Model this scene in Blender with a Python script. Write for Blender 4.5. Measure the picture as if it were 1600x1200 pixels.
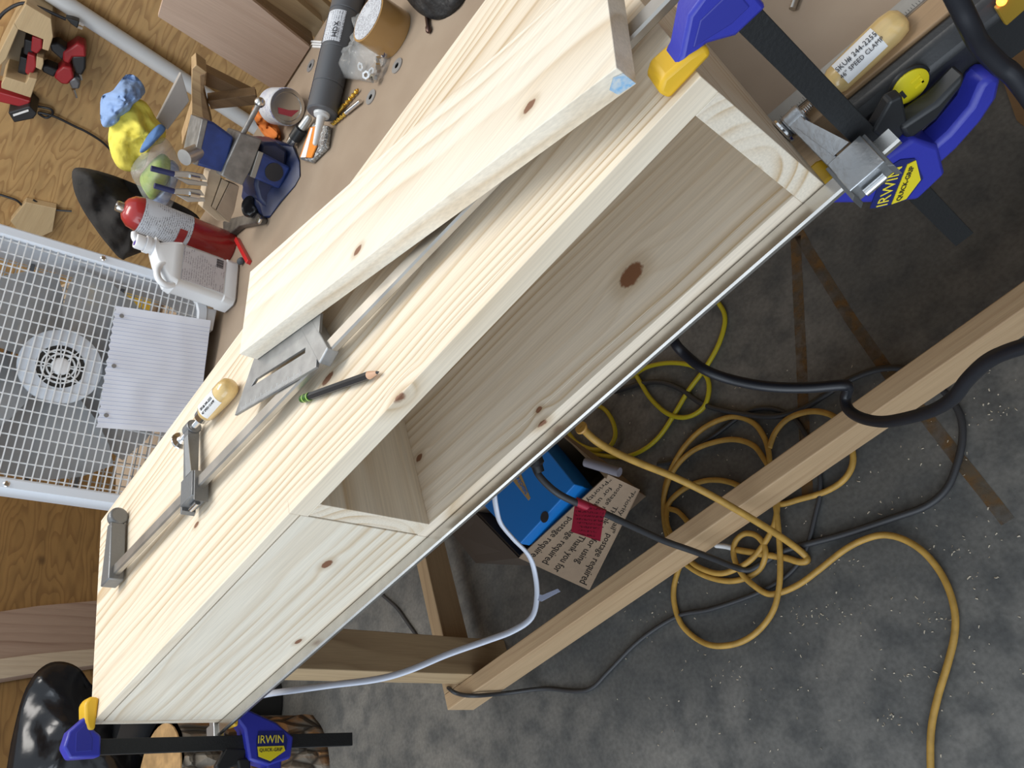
import bpy, bmesh, math, random
from mathutils import Vector, Matrix, noise as mnoise
random.seed(7)
for o in list(bpy.data.objects): bpy.data.objects.remove(o)
scene = bpy.context.scene
COL = scene.collection
V = Vector

# ------------------------------------------------------------------ camera
F_PX = 1248.17
ROWX = V((0.6341, -0.2667, -0.7258)); ROWY = V((-0.6096, -0.7499, -0.2571)); ROWZ = V((-0.4757, 0.6055, -0.6381))
ROWZ.normalize(); ROWX = (ROWX - ROWZ * ROWX.dot(ROWZ)).normalized(); ROWY = ROWZ.cross(ROWX).normalized()
CAM = V((0.9862, -0.3930, 1.3659))
cam_d = bpy.data.cameras.new('camera'); cam_d.sensor_width = 36; cam_d.lens = F_PX / 1600 * 36; cam_d.clip_start = 0.02
cam = bpy.data.objects.new('camera', cam_d); COL.objects.link(cam)
M = Matrix.Identity(4)
for i in range(3):
    M[i][0] = ROWX[i]; M[i][1] = -ROWY[i]; M[i][2] = -ROWZ[i]; M[i][3] = CAM[i]
cam.matrix_world = M
scene.camera = cam

# ------------------------------------------------------------------ world, lights, exposure
wd = bpy.data.worlds.new('world'); scene.world = wd; wd.use_nodes = True
wd.node_tree.nodes['Background'].inputs[0].default_value = (0.80, 0.90, 1.0, 1)
wd.node_tree.nodes['Background'].inputs[1].default_value = 0.66
def area(name, loc, target, sx, sy, power, col):
    l = bpy.data.lights.new(name, 'AREA'); l.shape = 'RECTANGLE'; l.size = sx; l.size_y = sy; l.energy = power; l.color = col
    o = bpy.data.objects.new(name, l); COL.objects.link(o); o.location = loc
    o.rotation_euler = (V(target) - V(loc)).to_track_quat('-Z', 'Y').to_euler()
    return o
area('shop_light', (0.1, 0.75, 2.75), (0.25, 0.45, 0.9), 1.3, 0.5, 22, (1.0, 0.96, 0.90))
area('rear_shop_light', (-0.6, 1.7, 2.8), (-0.6, 1.9, 0.8), 1.2, 0.3, 9, (1.0, 0.88, 0.70))
area('garage_door_daylight', (-0.5, -3.0, 1.6), (0.1, 0.0, 0.8), 3.4, 2.4, 50, (0.84, 0.92, 1.0))
scene.view_settings.view_transform = 'Standard'; scene.view_settings.look = 'None'
scene.view_settings.gamma = 1.0; scene.view_settings.use_curve_mapping = False
scene.view_settings.exposure = 0.42

# ------------------------------------------------------------------ photo pixel -> place
def ray(u, v): return ROWX * ((u - 800) / F_PX) + ROWY * ((v - 600) / F_PX) + ROWZ
def Pz(u, v, z): d = ray(u, v); return CAM + d * ((z - CAM.z) / d.z)
def Py(u, v, y): d = ray(u, v); return CAM + d * ((y - CAM.y) / d.y)
def Px(u, v, x): d = ray(u, v); return CAM + d * ((x - CAM.x) / d.x)
def Pp(u, v, p0, n): d = ray(u, v); return CAM + d * ((p0 - CAM).dot(n) / d.dot(n))
ZT, ZB = 1.03, 0.87          # top of the pine box, top of the bench (floor is 0)

# ------------------------------------------------------------------ materials
def nmat(name):
    m = bpy.data.materials.new(name); m.use_nodes = True
    return m, m.node_tree.nodes, m.node_tree.links, m.node_tree.nodes['Principled BSDF']
def mat(name, col, rough=0.5, metal=0.0, var=0.0, scale=30.0, bump=0.0, col2=None, bscale=None, trans=0.0, alpha=1.0, emit=None, coat=0.0, stretch=None):
    m, N, L, b = nmat(name)
    b.inputs['Base Color'].default_value = (*col, 1); b.inputs['Roughness'].default_value = rough; b.inputs['Metallic'].default_value = metal
    if coat: b.inputs['Coat Weight'].default_value = coat
    if trans: b.inputs['Transmission Weight'].default_value = trans
    if alpha < 1: b.inputs['Alpha'].default_value = alpha
    if emit: b.inputs['Emission Color'].default_value = (*emit[:3], 1); b.inputs['Emission Strength'].default_value = emit[3]
    if var or bump or col2:
        tc = N.new('ShaderNodeTexCoord'); mp = N.new('ShaderNodeMapping'); L.new(tc.outputs['Object'], mp.inputs[0])
        if stretch: mp.inputs['Scale'].default_value = stretch
        nz = N.new('ShaderNodeTexNoise'); nz.inputs['Scale'].default_value = scale; nz.inputs['Detail'].default_value = 6; L.new(mp.outputs[0], nz.inputs['Vector'])
        if var or col2:
            r = N.new('ShaderNodeValToRGB'); L.new(nz.outputs['Fac'], r.inputs[0])
            c2 = col2 or tuple(min(1, c * (1 + var)) for c in col); c1 = col if col2 else tuple(c * (1 - var) for c in col)
            r.color_ramp.elements[0].color = (*c1, 1); r.color_ramp.elements[1].color = (*c2, 1)
            r.color_ramp.elements[0].position = .35; r.color_ramp.elements[1].position = .65
            L.new(r.outputs[0], b.inputs['Base Color'])
        if bump:
            n2 = N.new('ShaderNodeTexNoise'); n2.inputs['Scale'].default_value = bscale or scale; n2.inputs['Detail'].default_value = 5; L.new(mp.outputs[0], n2.inputs['Vector'])
            bp = N.new('ShaderNodeBump'); bp.inputs['Strength'].default_value = bump; bp.inputs['Distance'].default_value = 0.004
            L.new(n2.outputs['Fac'], bp.inputs['Height']); L.new(bp.outputs[0], b.inputs['Normal'])
    return m
class G:
    """tiny node-math helper"""
    def __init__(s, N, L): s.N, s.L = N, L
    def _in(s, sock, v):
        if isinstance(v, (int, float)): sock.default_value = v
        elif isinstance(v, tuple): sock.default_value = v
        else: s.L.new(v, sock)
    def m(s, op, a, b=0.0, c=None):
        n = s.N.new('ShaderNodeMath'); n.operation = op; s._in(n.inputs[0], a); s._in(n.inputs[1], b)
        if c is not None: s._in(n.inputs[2], c)
        return n.outputs[0]
    def vm(s, op, a, b=None):
        n = s.N.new('ShaderNodeVectorMath'); n.operation = op; s._in(n.inputs[0], a)
        if b is not None: s._in(n.inputs[1], b)
        return n.outputs['Value'] if op == 'LENGTH' else n.outputs[0]
    def noise(s, vec, scale, det=3.0):
        n = s.N.new('ShaderNodeTexNoise'); s._in(n.inputs['Vector'], vec); n.inputs['Scale'].default_value = scale; n.inputs['Detail'].default_value = det
        return n.outputs['Fac']
    def rng(s, v, a, b, c, d, smooth=True):
        n = s.N.new('ShaderNodeMapRange'); n.interpolation_type = 'SMOOTHSTEP' if smooth else 'LINEAR'
        for i, q in enumerate((v, a, b, c, d)): s._in(n.inputs[i], q)
        return n.outputs[0]
    def mix(s, f, a, b, mode='MIX'):
        n = s.N.new('ShaderNodeMix'); n.data_type = 'RGBA'; n.blend_type = mode
        s._in(n.inputs[0], f)
        for sock, v in ((n.inputs[6], a), (n.inputs[7], b)):
            if isinstance(v, tuple): sock.default_value = (*v, 1) if len(v) == 3 else v
            else: s.L.new(v, sock)
        return n.outputs[2]
def wood(name, axis=0, pith=(0.0, -0.05), tilt=(0.05, 0.0), freq=95.0, pale=(0.80, 0.70, 0.555), dark=(0.52, 0.365, 0.20), knots=(), wob=0.018, strength=1.0, rough=0.55, seed=0.0, patch=0.35, kcol=(0.20, 0.085, 0.04)):
    """growth rings about a pith line that runs (slightly tilted) along the grain axis; knots = (x,y,z,radius[,stretch])"""
    m, N, L, b = nmat(name); g = G(N, L)
    tc = N.new('ShaderNodeTexCoord'); src = tc.outputs['Object']
    sp = N.new('ShaderNodeSeparateXYZ'); L.new(src, sp.inputs[0])
    order = {0: (0, 1, 2), 1: (1, 0, 2), 2: (2, 0, 1)}[axis]
    x, y, z = (sp.outputs[i] for i in order)
    cb = N.new('ShaderNodeCombineXYZ')
    L.new(x, cb.inputs[0]); L.new(y, cb.inputs[1]); L.new(z, cb.inputs[2]); P = cb.outputs[0]
    Q = g.vm('ADD', P, (seed * 3.1, seed * 1.7, seed))
    n1 = g.noise(g.vm('MULTIPLY', Q, (2.2, 9.0, 9.0)), 1.0, 2.0); n2 = g.noise(g.vm('MULTIPLY', g.vm('ADD', Q, (7.3, 2.2, 4.4)), (1.6, 6.0, 6.0)), 1.0, 2.0)
    dy = g.m('ADD', g.m('SUBTRACT', g.m('SUBTRACT', y, pith[0]), g.m('MULTIPLY', x, tilt[0])), g.m('MULTIPLY', g.m('SUBTRACT', n1, 0.5), wob * 2.4))
    dz = g.m('ADD', g.m('SUBTRACT', g.m('SUBTRACT', z, pith[1]), g.m('MULTIPLY', x, tilt[1])), g.m('MULTIPLY', g.m('SUBTRACT', n2, 0.5), wob * 2.4))
    r = g.m('SQRT', g.m('ADD', g.m('MULTIPLY', dy, dy), g.m('MULTIPLY', dz, dz)))
    kd = []
    for k in knots:
        kp = (k[0], k[1], k[2]); kp = tuple(kp[i] for i in order); s = k[4] if len(k) > 4 else 1.5
        d = g.vm('LENGTH', g.vm('MULTIPLY', g.vm('SUBTRACT', P, kp), (1.0 / (k[3] * s), 1.0 / k[3], 1.0 / k[3])))
        kd.append(d); r = g.m('ADD', r, g.rng(d, 0.0, 4.5, k[3] * 1.3, 0.0))
    cv = N.new('ShaderNodeCombineXYZ'); L.new(g.m('MULTIPLY', r, freq * .22), cv.inputs[0]); cv.inputs[1].default_value = seed * 5.1
    r = g.m('ADD', r, g.m('MULTIPLY', g.m('SUBTRACT', g.noise(cv.outputs[0], 1.0, 1.0), 0.5), 4.2 / freq))
    fr = g.m('FRACT', g.m('MULTIPLY', r, freq))
    rp = N.new('ShaderNodeValToRGB'); L.new(fr, rp.inputs[0]); e = rp.color_ramp.elements
    e[0].position = 0.0; e[0].color = (0, 0, 0, 1); e[1].position = 1.0; e[1].color = (0, 0, 0, 1)
    for p_, c_ in ((0.35, 0.05), (0.72, 0.55), (0.86, 1.0), (0.94, 0.3)):
        q = e.new(p_); q.color = (c_, c_, c_, 1)
    mod = g.rng(g.noise(g.vm('MULTIPLY', Q, (1.5, 22.0, 22.0)), 1.0, 2.0), 0.35, 0.66, 0.22, 1.0)
    fac = g.m('MULTIPLY', g.m('MULTIPLY', rp.outputs[0], mod), strength)
    col = g.mix(fac, pale, dark)
    pt = g.rng(g.noise(g.vm('MULTIPLY', g.vm('ADD', Q, (3.0, 9.0, 1.0)), (2.5, 26.0, 26.0)), 1.0, 1.0), 0.55, 0.72, 0.0, patch)
    col = g.mix(pt, col, tuple(a * .55 + d_ * .45 for a, d_ in zip(pale, dark)))
    fib = g.rng(g.noise(g.vm('MULTIPLY', Q, (14.0, 520.0, 520.0)), 1.0, 2.0), 0.3, 0.7, 0.90, 1.05, False)
    col = g.mix(1.0, col, fib, 'MULTIPLY')
    for d in kd:
        col = g.mix(g.rng(d, 0.9, 2.3, 0.45, 0.0), col, tuple(c * .8 for c in dark))
        col = g.mix(g.rng(g.m('ADD', d, g.m('MULTIPLY', g.m('SUBTRACT', g.noise(P, 260.0), .5), .5)), 0.75, 1.05, 1.0, 0.0), col, kcol)
    L.new(col, b.inputs['Base Color']); b.inputs['Roughness'].default_value = rough
    bp = N.new('ShaderNodeBump'); bp.inputs['Strength'].default_value = 0.12; bp.inputs['Distance'].default_value = 0.001
    L.new(fib, bp.inputs['Height']); L.new(bp.outputs[0], b.inputs['Normal'])
    return m
def plywood(name, pale, dark, axis=0, sc=1.0):
    m, N, L, b = nmat(name); g = G(N, L)
    tc = N.new('ShaderNodeTexCoord')
    st = (1.0, 5.0, 5.0) if axis == 0 else (5.0, 1.0, 5.0)
    P = g.vm('MULTIPLY', tc.outputs['Object'], tuple(sc * q for q in st))
    n = g.noise(P, 1.1, 2.5)
    fr = g.m('FRACT', g.m('MULTIPLY', n, 15.0))
    col = g.mix(g.m('MULTIPLY', g.rng(fr, .45, .98, 0.0, 1.0), .65), pale, dark)
    kn = N.new('ShaderNodeTexVoronoi'); kn.inputs['Scale'].default_value = 4.5; L.new(g.vm('MULTIPLY', tc.outputs['Object'], (1.0, 1.0, 1.6)), kn.inputs['Vector'])
    col = g.mix(g.rng(kn.outputs['Distance'], .03, .13, .85, 0.0), col, tuple(c * .5 for c in dark))
    col = g.mix(1.0, col, g.rng(g.noise(P, 6.0, 4.0), .3, .7, .82, 1.06, False), 'MULTIPLY')
    L.new(col, b.inputs['Base Color']); b.inputs['Roughness'].default_value = .6
    return m
def concrete():
    m, N, L, b = nmat('concrete'); g = G(N, L)
    P = N.new('ShaderNodeTexCoord').outputs['Object']
    a = g.noise(P, 1.7, 9.0); c = g.noise(P, 17.0, 8.0); d = g.noise(P, 120.0, 4.0)
    col = g.mix(g.rng(a, .35, .68, 0, 1), (0.088, 0.09, 0.088), (0.195, 0.188, 0.172))
    col = g.mix(g.rng(c, .38, .7, 0, .75), col, (0.066, 0.069, 0.07))
    col = g.mix(g.rng(g.noise(P, 7.0, 9.0), .5, .8, 0, .45), col, (0.235, 0.222, 0.20))
    col = g.mix(1.0, col, g.rng(d, .3, .7, .8, 1.15, False), 'MULTIPLY')
    L.new(col, b.inputs['Base Color']); b.inputs['Roughness'].default_value = .5
    L.new(g.rng(c, .3, .7, .38, .65, False), b.inputs['Roughness'])
    bp = N.new('ShaderNodeBump'); bp.inputs['Strength'].default_value = .25; bp.inputs['Distance'].default_value = .002; L.new(c, bp.inputs['Height']); L.new(bp.outputs[0], b.inputs['Normal'])
    return m
def printed(name, base, ink, direction, freq, dens=.5, rough=.45, gate=6.0, origin=(0, 0, 0), row=None):
    """rows of small illegible print: direction = unit vector across the rows"""
    m, N, L, b = nmat(name); g = G(N, L)
    P = g.vm('SUBTRACT', N.new('ShaderNodeTexCoord').outputs['Object'], tuple(origin))
    n = N.new('ShaderNodeVectorMath'); n.operation = 'DOT_PRODUCT'; L.new(P, n.inputs[0]); n.inputs[1].default_value = direction
    fr = g.m('FRACT', g.m('MULTIPLY', n.outputs['Value'], freq))
    line = g.m('LESS_THAN', fr, dens)
    gt = g.rng(g.noise(P, freq * 2.2, 2.0), .46, .54, 0, 1)
    blk = g.rng(g.noise(P, gate, 1.0), .40, .46, 0, 1)
    L.new(g.mix(g.m('MULTIPLY', g.m('MULTIPLY', line, gt), g.m('MULTIPLY', blk, .75)), base, ink), b.inputs['Base Color']); b.inputs['Roughness'].default_value = rough
    return m

# ------------------------------------------------------------------ mesh building
class MB:
    def __init__(s, mtx=None): s.v, s.f, s.m = [], [], (mtx or Matrix.Identity(4))
    def add(s, vs, fs):
        b = len(s.v); s.v += [s.m @ V(p) for p in vs]; s.f += [tuple(i + b for i in f) for f in fs]; return s
    def box(s, lo, hi):
        (x0, y0, z0), (x1, y1, z1) = lo, hi
        return s.add([(x0, y0, z0), (x1, y0, z0), (x1, y1, z0), (x0, y1, z0), (x0, y0, z1), (x1, y0, z1), (x1, y1, z1), (x0, y1, z1)],
                     [(0, 3, 2, 1), (4, 5, 6, 7), (0, 1, 5, 4), (1, 2, 6, 5), (2, 3, 7, 6), (3, 0, 4, 7)])
    def prism(s, pts, off):
        """closed outline (3d points) swept along vector off"""
        n = len(pts); off = V(off); a = [V(p) for p in pts]
        return s.add(a + [p + off for p in a], [tuple(range(n)), tuple(range(2 * n - 1, n - 1, -1))] + [((i + 1) % n, i, n + i, n + (i + 1) % n) for i in range(n)])
    def loft(s, rings, cap=True, close=True):
        n = len(rings[0]); k = len(rings); vs = [p for r in rings for p in r]; fs = []
        for j in range(k - 1):
            for i in range(n if close else n - 1): fs.append((j * n + i, j * n + (i + 1) % n, (j + 1) * n + (i + 1) % n, (j + 1) * n + i))
        if cap: fs += [tuple(range(n - 1, -1, -1)), tuple(range((k - 1) * n, k * n))]
        return s.add(vs, fs)
    def lathe(s, base, axis, prof, n=24):
        """prof = [(distance along axis, radius)]"""
        base, ax = V(base), V(axis).normalized(); u = ax.orthogonal().normalized(); w = ax.cross(u)
        return s.loft([[base + ax * t + (u * math.cos(2 * math.pi * i / n) + w * math.sin(2 * math.pi * i / n)) * max(r, 1e-5) for i in range(n)] for t, r in prof])
    def cyl(s, a, b, r, n=16, r2=None):
        a, b = V(a), V(b); return s.lathe(a, b - a, [(0, r), ((b - a).length, r if r2 is None else r2)], n)
    def ball(s, c, r, n=14, sq=(1, 1, 1)):
        rings = []
        for j in range(9):
            t = math.pi * j / 8; rr = max(math.sin(t), 1e-3)
            rings.append([V(c) + V((r * sq[0] * rr * math.cos(2 * math.pi * i / n), r * sq[1] * rr * math.sin(2 * math.pi * i / n), -r * sq[2] * math.cos(t))) for i in range(n)])
        return s.loft(rings)
    def tube(s, pts, r, n=8, flat=1.0, sub=6):
        P = [V(p) for p in pts]; Q = []
        for i in range(len(P) - 1):
            p0, p1, p2, p3 = P[max(i - 1, 0)], P[i], P[i + 1], P[min(i + 2, len(P) - 1)]
            for k in range(sub):
                t = k / sub; Q.append(.5 * ((2 * p1) + (p2 - p0) * t + (2 * p0 - 5 * p1 + 4 * p2 - p3) * t * t + (3 * p1 - p0 - 3 * p2 + p3) * t ** 3))
        Q.append(P[-1]); rings = []; up = None
        for i, q in enumerate(Q):
            t = (Q[min(i + 1, len(Q) - 1)] - Q[max(i - 1, 0)])
            if t.length < 1e-9: t = V((1, 0, 0))
            t.normalize(); u = V((0, 0, 1)) if up is None else up
            u = u - t * u.dot(t)
            if u.length < 1e-4: u = t.orthogonal()
            u.normalize(); up = u; w = t.cross(u)
            rings.append([q + u * (r * math.cos(2 * math.pi * k / n)) + w * (r * flat * math.sin(2 * math.pi * k / n)) for k in range(n)])
        return s.loft(rings)
    def bar(s, a, b, w, h, up=(0, 0, 1)):
        a, b = V(a), V(b); t = (b - a).normalized(); u = V(up); u = (u - t * u.dot(t)).normalized(); q = t.cross(u)
        c = [u * (h / 2) * i + q * (w / 2) * j for i, j in ((1, 1), (1, -1), (-1, -1), (-1, 1))]
        return s.loft([[a + k for k in c], [b + k for k in c]])
    def blob(s, outline, off, amp=.3, seed=0.0, rings=7, nscale=18.0):
        """soft lump: an outline in a plane, swelling by vector off towards its middle, crumpled"""
        n0 = len(outline); P = []
        for i in range(n0):
            p0, p1, p2, p3 = (V(outline[(i + k) % n0]) for k in (-1, 0, 1, 2))
            for k in range(4):
                t = k / 4; P.append(.5 * ((2 * p1) + (p2 - p0) * t + (2 * p0 - 5 * p1 + 4 * p2 - p3) * t * t + (3 * p1 - p0 - 3 * p2 + p3) * t ** 3))
        c = sum(P, V()) / len(P); off = V(off); L_ = off.length; R = []
        R.append([c + (p - c) * .9 - off * .25 for p in P])
        for j in range(rings):
            k = 1 - j / rings
            ring = []
            for p in P:
                q = c + (p - c) * k; nz = mnoise.fractal((q + V((seed, seed * 2, 0))) * nscale, 1.0, 2.0, 4)
                ring.append(q + off * ((1 - k ** 2.2) * .8 + amp * nz * (1 if j else .3)))
            R.append(ring)
        return s.loft(R)
    def mesh(s, name, inv=None):
        me = bpy.data.meshes.new(name); me.from_pydata([tuple(inv @ p) if inv else tuple(p) for p in s.v], [], s.f)
        bm = bmesh.new(); bm.from_mesh(me); bmesh.ops.recalc_face_normals(bm, faces=bm.faces); bm.to_mesh(me); bm.free()
        return me
WM = {}
def tag(o, label, cat=None, group=None, kind=None):
    if label: o['label'] = label
    if cat: o['category'] = cat
    if group: o['group'] = group
    if kind: o['kind'] = kind
    return o
def thing(name, loc, label, cat, group=None):
    o = bpy.data.objects.new(name, None); COL.objects.link(o); o.location = loc; o.empty_display_size = .05
    WM[o.name] = Matrix.Translation(loc); return tag(o, label, cat, group)
def part(name, mb, m, parent=None, bevel=0.0, smooth=False, origin=None, label=None, kind=None):
    W = WM[parent.name] if parent else Matrix.Translation(origin or (0, 0, 0))
    o = bpy.data.objects.new(name, mb.mesh(name, W.inverted())); COL.objects.link(o); o.data.materials.append(m)
    if parent: o.parent = parent; 
    if not parent: o.location = origin or (0, 0, 0)
    WM[o.name] = W
    if smooth:
        o.data.polygons.foreach_set('use_smooth', [True] * len(o.data.polygons))
        if smooth != 'all': o.data.set_sharp_from_angle(angle=math.radians(38))
    if bevel:
        b = o.modifiers.new('bevel', 'BEVEL'); b.width = bevel; b.segments = 2; b.limit_method = 'ANGLE'; b.angle_limit = math.radians(40)
    if label: o['label'] = label
    if kind: o['kind'] = kind
    return o
def single(name, mb, m, origin, label, cat, group=None, **k): return tag(part(name, mb, m, None, origin=origin, **k), label, cat, group)
def text(name, s, origin, right, up, size, m, parent, lift=.0004, squeeze=1.0):
    cu = bpy.data.curves.new(name, 'FONT'); cu.body = s; cu.size = size; cu.extrude = .0002; cu.align_x = 'CENTER'; cu.align_y = 'CENTER'; cu.resolution_u = 2
    tmp = bpy.data.objects.new(name, cu); COL.objects.link(tmp); bpy.context.view_layer.update()
    me = bpy.data.meshes.new_from_object(tmp.evaluated_get(bpy.context.evaluated_depsgraph_get())); bpy.data.objects.remove(tmp)
    r = V(right).normalized(); u = (V(up) - r * V(up).dot(r)).normalized(); n = r.cross(u); W = WM[parent.name].inverted()
    for v in me.vertices: v.co = W @ (V(origin) + r * (v.co.x * squeeze) + u * v.co.y + n * (v.co.z + lift))
    o = bpy.data.objects.new(name, me); COL.objects.link(o); o.parent = parent; me.materials.clear(); me.materials.append(m); WM[o.name] = WM[parent.name]; return o

# ------------------------------------------------------------------ shared materials
K = dict(
    mdf=mat('mdf', (0.275, 0.205, 0.145), .62, var=.10, scale=9, col2=(0.33, 0.255, 0.185)),
    stud=wood('stud_pine', 0, (0.02, -0.06), (.02, .03), 60, (0.52, 0.36, 0.21), (0.34, 0.20, 0.10), strength=.5),
    stud_z=wood('stud_pine_upright', 2, (0.03, -0.04), (.03, .02), 75, (0.46, 0.33, 0.19), (0.24, 0.15, 0.075), strength=.75, knots=((-.31, .23, .17, .008),)),
    stud_y=wood('stud_pine_cross', 1, (0.03, -0.04), (.03, .02), 60, (0.44, 0.31, 0.18), (0.25, 0.155, 0.08), strength=.6),
    steel=mat('brushed_steel', (0.60, 0.58, 0.55), .26, 1.0, var=.06, scale=60),
    steel_dull=mat('dull_steel_bar', (0.50, 0.475, 0.44), .38, 1.0, var=.12, scale=25),
    chrome=mat('chrome', (0.75, 0.75, 0.75), .12, 1.0),
    cast=mat('grey_cast_metal', (0.50, 0.52, 0.54), .36, .9, bump=.1, scale=200),
    castdark=mat('painted_cast_metal', (0.20, 0.205, 0.21), .4, .5, bump=.1, scale=200),
    handle=mat('varnished_handle_wood', (0.66, 0.47, 0.20), .22, var=.12, scale=40, coat=.6, stretch=(.4, 3, 3)),
    label=mat('white_label', (0.80, 0.80, 0.80), .4), ink=mat('black_ink', (0.02, 0.02, 0.025), .6),
    blue=mat('blue_plastic', (0.028, 0.035, 0.36), .38, bump=.05, scale=300), yellow=mat('yellow_pad', (0.72, 0.43, 0.02), .45),
    badge=mat('yellow_badge', (0.75, 0.62, 0.02), .4), badgeblue=mat('badge_blue', (0.01, 0.016, 0.13), .4), ytext=mat('yellow_lettering', (0.80, 0.66, 0.05), .5),
    black=mat('black_plastic', (0.014, 0.015, 0.017), .42), blackbar=mat('black_steel_bar', (0.018, 0.019, 0.02), .5, .3, bump=.15, scale=300),
    rubber=mat('black_rubber', (0.012, 0.013, 0.018), .35), white=mat('white_plastic', (0.70, 0.71, 0.73), .35), red=mat('red_paint', (0.33, 0.022, 0.022), .25, coat=.4),
)
# ------------------------------------------------------------------ setting
fl = part('floor', MB().box((-2.2, -3.0, -.05), (3.2, 2.6, 0)), concrete(), origin=(0, 0, 0)); tag(fl, None, kind='structure')
wb = part('wall_back', MB().box((-2.2, 2.3, 0), (3.2, 2.36, 2.6)), plywood('plywood_back', (0.45, 0.275, 0.11), (0.27, 0.14, 0.05), 0, 1.9), origin=(0, 0, 0)); tag(wb, None, kind='structure')
wl = part('wall_left', MB().box((-1.86, -1.0, 0), (-1.8, 2.3, 2.6)), plywood('plywood_left_shaded', (0.27, 0.15, 0.05), (0.17, 0.085, 0.028), 1, 1.6), origin=(0, 0, 0)); tag(wl, None, kind='structure')  # plywood colour darkened to stand for the dimmer light on this wall
wr_ = part('unseen_wall_right', MB().box((2.2, -1.2, 0), (2.26, 2.3, 2.6)), plywood('unseen_wall_plywood', (0.22, 0.14, 0.07), (0.15, 0.08, 0.03), 1, 1.6), origin=(0, 0, 0)); tag(wr_, None, kind='structure')  # unseen wall, added to cut ambient light on right-facing sides
def strip(pts, w, z=.0006):
    mb = MB(); P = [Pz(u, v, z) for u, v in pts]; l, r = [], []
    for i, p in enumerate(P):
        t = (P[min(i + 1, len(P) - 1)] - P[max(i - 1, 0)]).normalized(); n = V((-t.y, t.x, 0)); l.append(p + n * w / 2); r.append(p - n * w / 2)
    n = len(P); return mb.add(l + r, [(i, i + 1, n + i + 1, n + i) for i in range(n - 1)])
def worn_paint():
    m, N, L, b = nmat('worn_ochre_paint'); g = G(N, L); P = N.new('ShaderNodeTexCoord').outputs['Object']
    L.new(g.mix(g.rng(g.noise(P, 40), .35, .65, 0, 1), (0.17, 0.085, 0.022), (0.12, 0.085, 0.05)), b.inputs['Base Color'])
    L.new(g.rng(g.noise(P, 22, 7), .36, .6, .25, .85), b.inputs['Alpha']); b.inputs['Roughness'].default_value = .6; return m
wp = worn_paint()
part('paint_line', strip([(1243, 370), (1247, 460), (1252, 560), (1256, 660), (1262, 780)], .022), wp, fl)
part('paint_line', strip([(1240, 350), (1268, 400), (1330, 500), (1390, 585), (1450, 655), (1500, 720), (1540, 770), (1575, 815)], .022), wp, fl)

# ------------------------------------------------------------------ workbench
bench = thing('workbench', (0.6, .5, 0), 'timber workbench with a bare tan board top and front floor rail', 'workbench')
def by_(x, o=0.0): return .153 - .1 * x + o          # the bench front runs a few degrees off the pine box
def slab4(x0, x1, o0, o1, z0, z1): return MB().prism([(x0, by_(x0, o0), z0), (x1, by_(x1, o0), z0), (x1, by_(x1, o1), z0), (x0, by_(x0, o1), z0)], (0, 0, z1 - z0))
part('tabletop', MB().prism([(-.40, by_(-.40, .021), ZB - .019), (1.75, by_(1.75, .021), ZB - .019), (1.75, 1.03, ZB - .019), (-.40, 1.03, ZB - .019)], (0, 0, .019)), K['mdf'], bench, .001)
part('front_edging', slab4(-.40, 1.75, 0, .021, ZB - .06, ZB), wood('edging_wood', 0, (0, -.05), (.02, 0), 90, (0.33, 0.215, 0.115), (0.24, 0.14, 0.07), strength=.4), bench, .001)
rul = part('metal_ruler', slab4(.5, 1.70, .022, .036, ZB, ZB + .0012), mat('old_aluminium', (0.30, 0.285, 0.26), .5, .6, var=.12, scale=30), bench, label='tarnished aluminium ruler let into the bench edge')
tk = MB()
for i in range(300): tk.box((.9 + i * .002, by_(.9 + i * .002, .0225), ZB + .0012), (.9003 + i * .002, by_(.9 + i * .002, .0245) + (.0016 if i % 5 == 0 else 0), ZB + .0014))
part('ruler_marks', tk, K['ink'], rul, kind='stuff')
part('leg', MB().box((-.36, .222, 0), (-.31, .311, ZB - .019)), K['stud_z'], bench, .002)
part('leg', MB().box((-.36, .90, 0), (-.31, .989, ZB - .019)), K['stud_z'], bench, .002)
part('leg', MB().box((1.62, .222, 0), (1.67, .311, ZB - .019)), K['stud_z'], bench, .002)
part('leg', MB().box((1.62, .90, 0), (1.67, .989, ZB - .019)), K['stud_z'], bench, .002)
part('floor_rail', MB().box((-.415, .186, .052), (1.75, .2215, .13)), K['stud'], bench, .002)
part('cross_rail', MB().box((-.412, .3115, .052), (-.374, .9, .13)), K['stud_y'], bench, .002)
part('rail_block', MB().box((-.415, .222, .052), (-.361, .262, .13)), K['stud_y'], bench, .002)
part('top_bearer', MB().box((-.36, .311, ZB - .108), (-.322, .90, ZB - .0195)), K['stud_y'], bench, .002)

# ------------------------------------------------------------------ pine shelf box being clamped
L_, D_, H_, T_, XD = .9432, .2756, .160, .019, .4778
def loc(p): return (p.x, p.y, p.z - ZT)
def kz(u, v, z, r, s=1.5): return (*loc(Pz(u, v, z)), r, s)
def ky(u, v, y, r, s=1.5): return (*loc(Py(u, v, y)), r, s)
box = thing('pine_shelf_box', (0, 0, ZT), 'long pale pine box with one open compartment, glued and clamped on the bench', 'shelf')
w_top = wood('pine_top', 0, (.155, -.045), (.02, .012), 105, knots=(kz(624, 628, ZT, .0075, 1.2), kz(307, 820, ZT, .003, 2.0), kz(512, 592, ZT, .004, 2.6), kz(676, 390, ZT, .0045, 1.3)), seed=1.0)
w_bot = wood('pine_bottom', 0, (.235, -.20), (-.03, .02), 82, knots=(kz(986, 430, ZB + T_, .0105, 1.35), kz(842, 640, ZB + T_, .003), kz(848, 665, ZB + T_, .005), kz(655, 715, ZB + T_, .004)), seed=2.0, strength=1.0, pale=(0.77, 0.67, 0.54))
w_door = wood('pine_door', 0, (.035, -.035), (.0, -.02), 95, pale=(0.77, 0.70, 0.58), knots=(ky(511, 881, 0, .005, 1.7), ky(466, 1002, 0, .0035, 2.0)), seed=3.3, strength=1.0)
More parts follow.
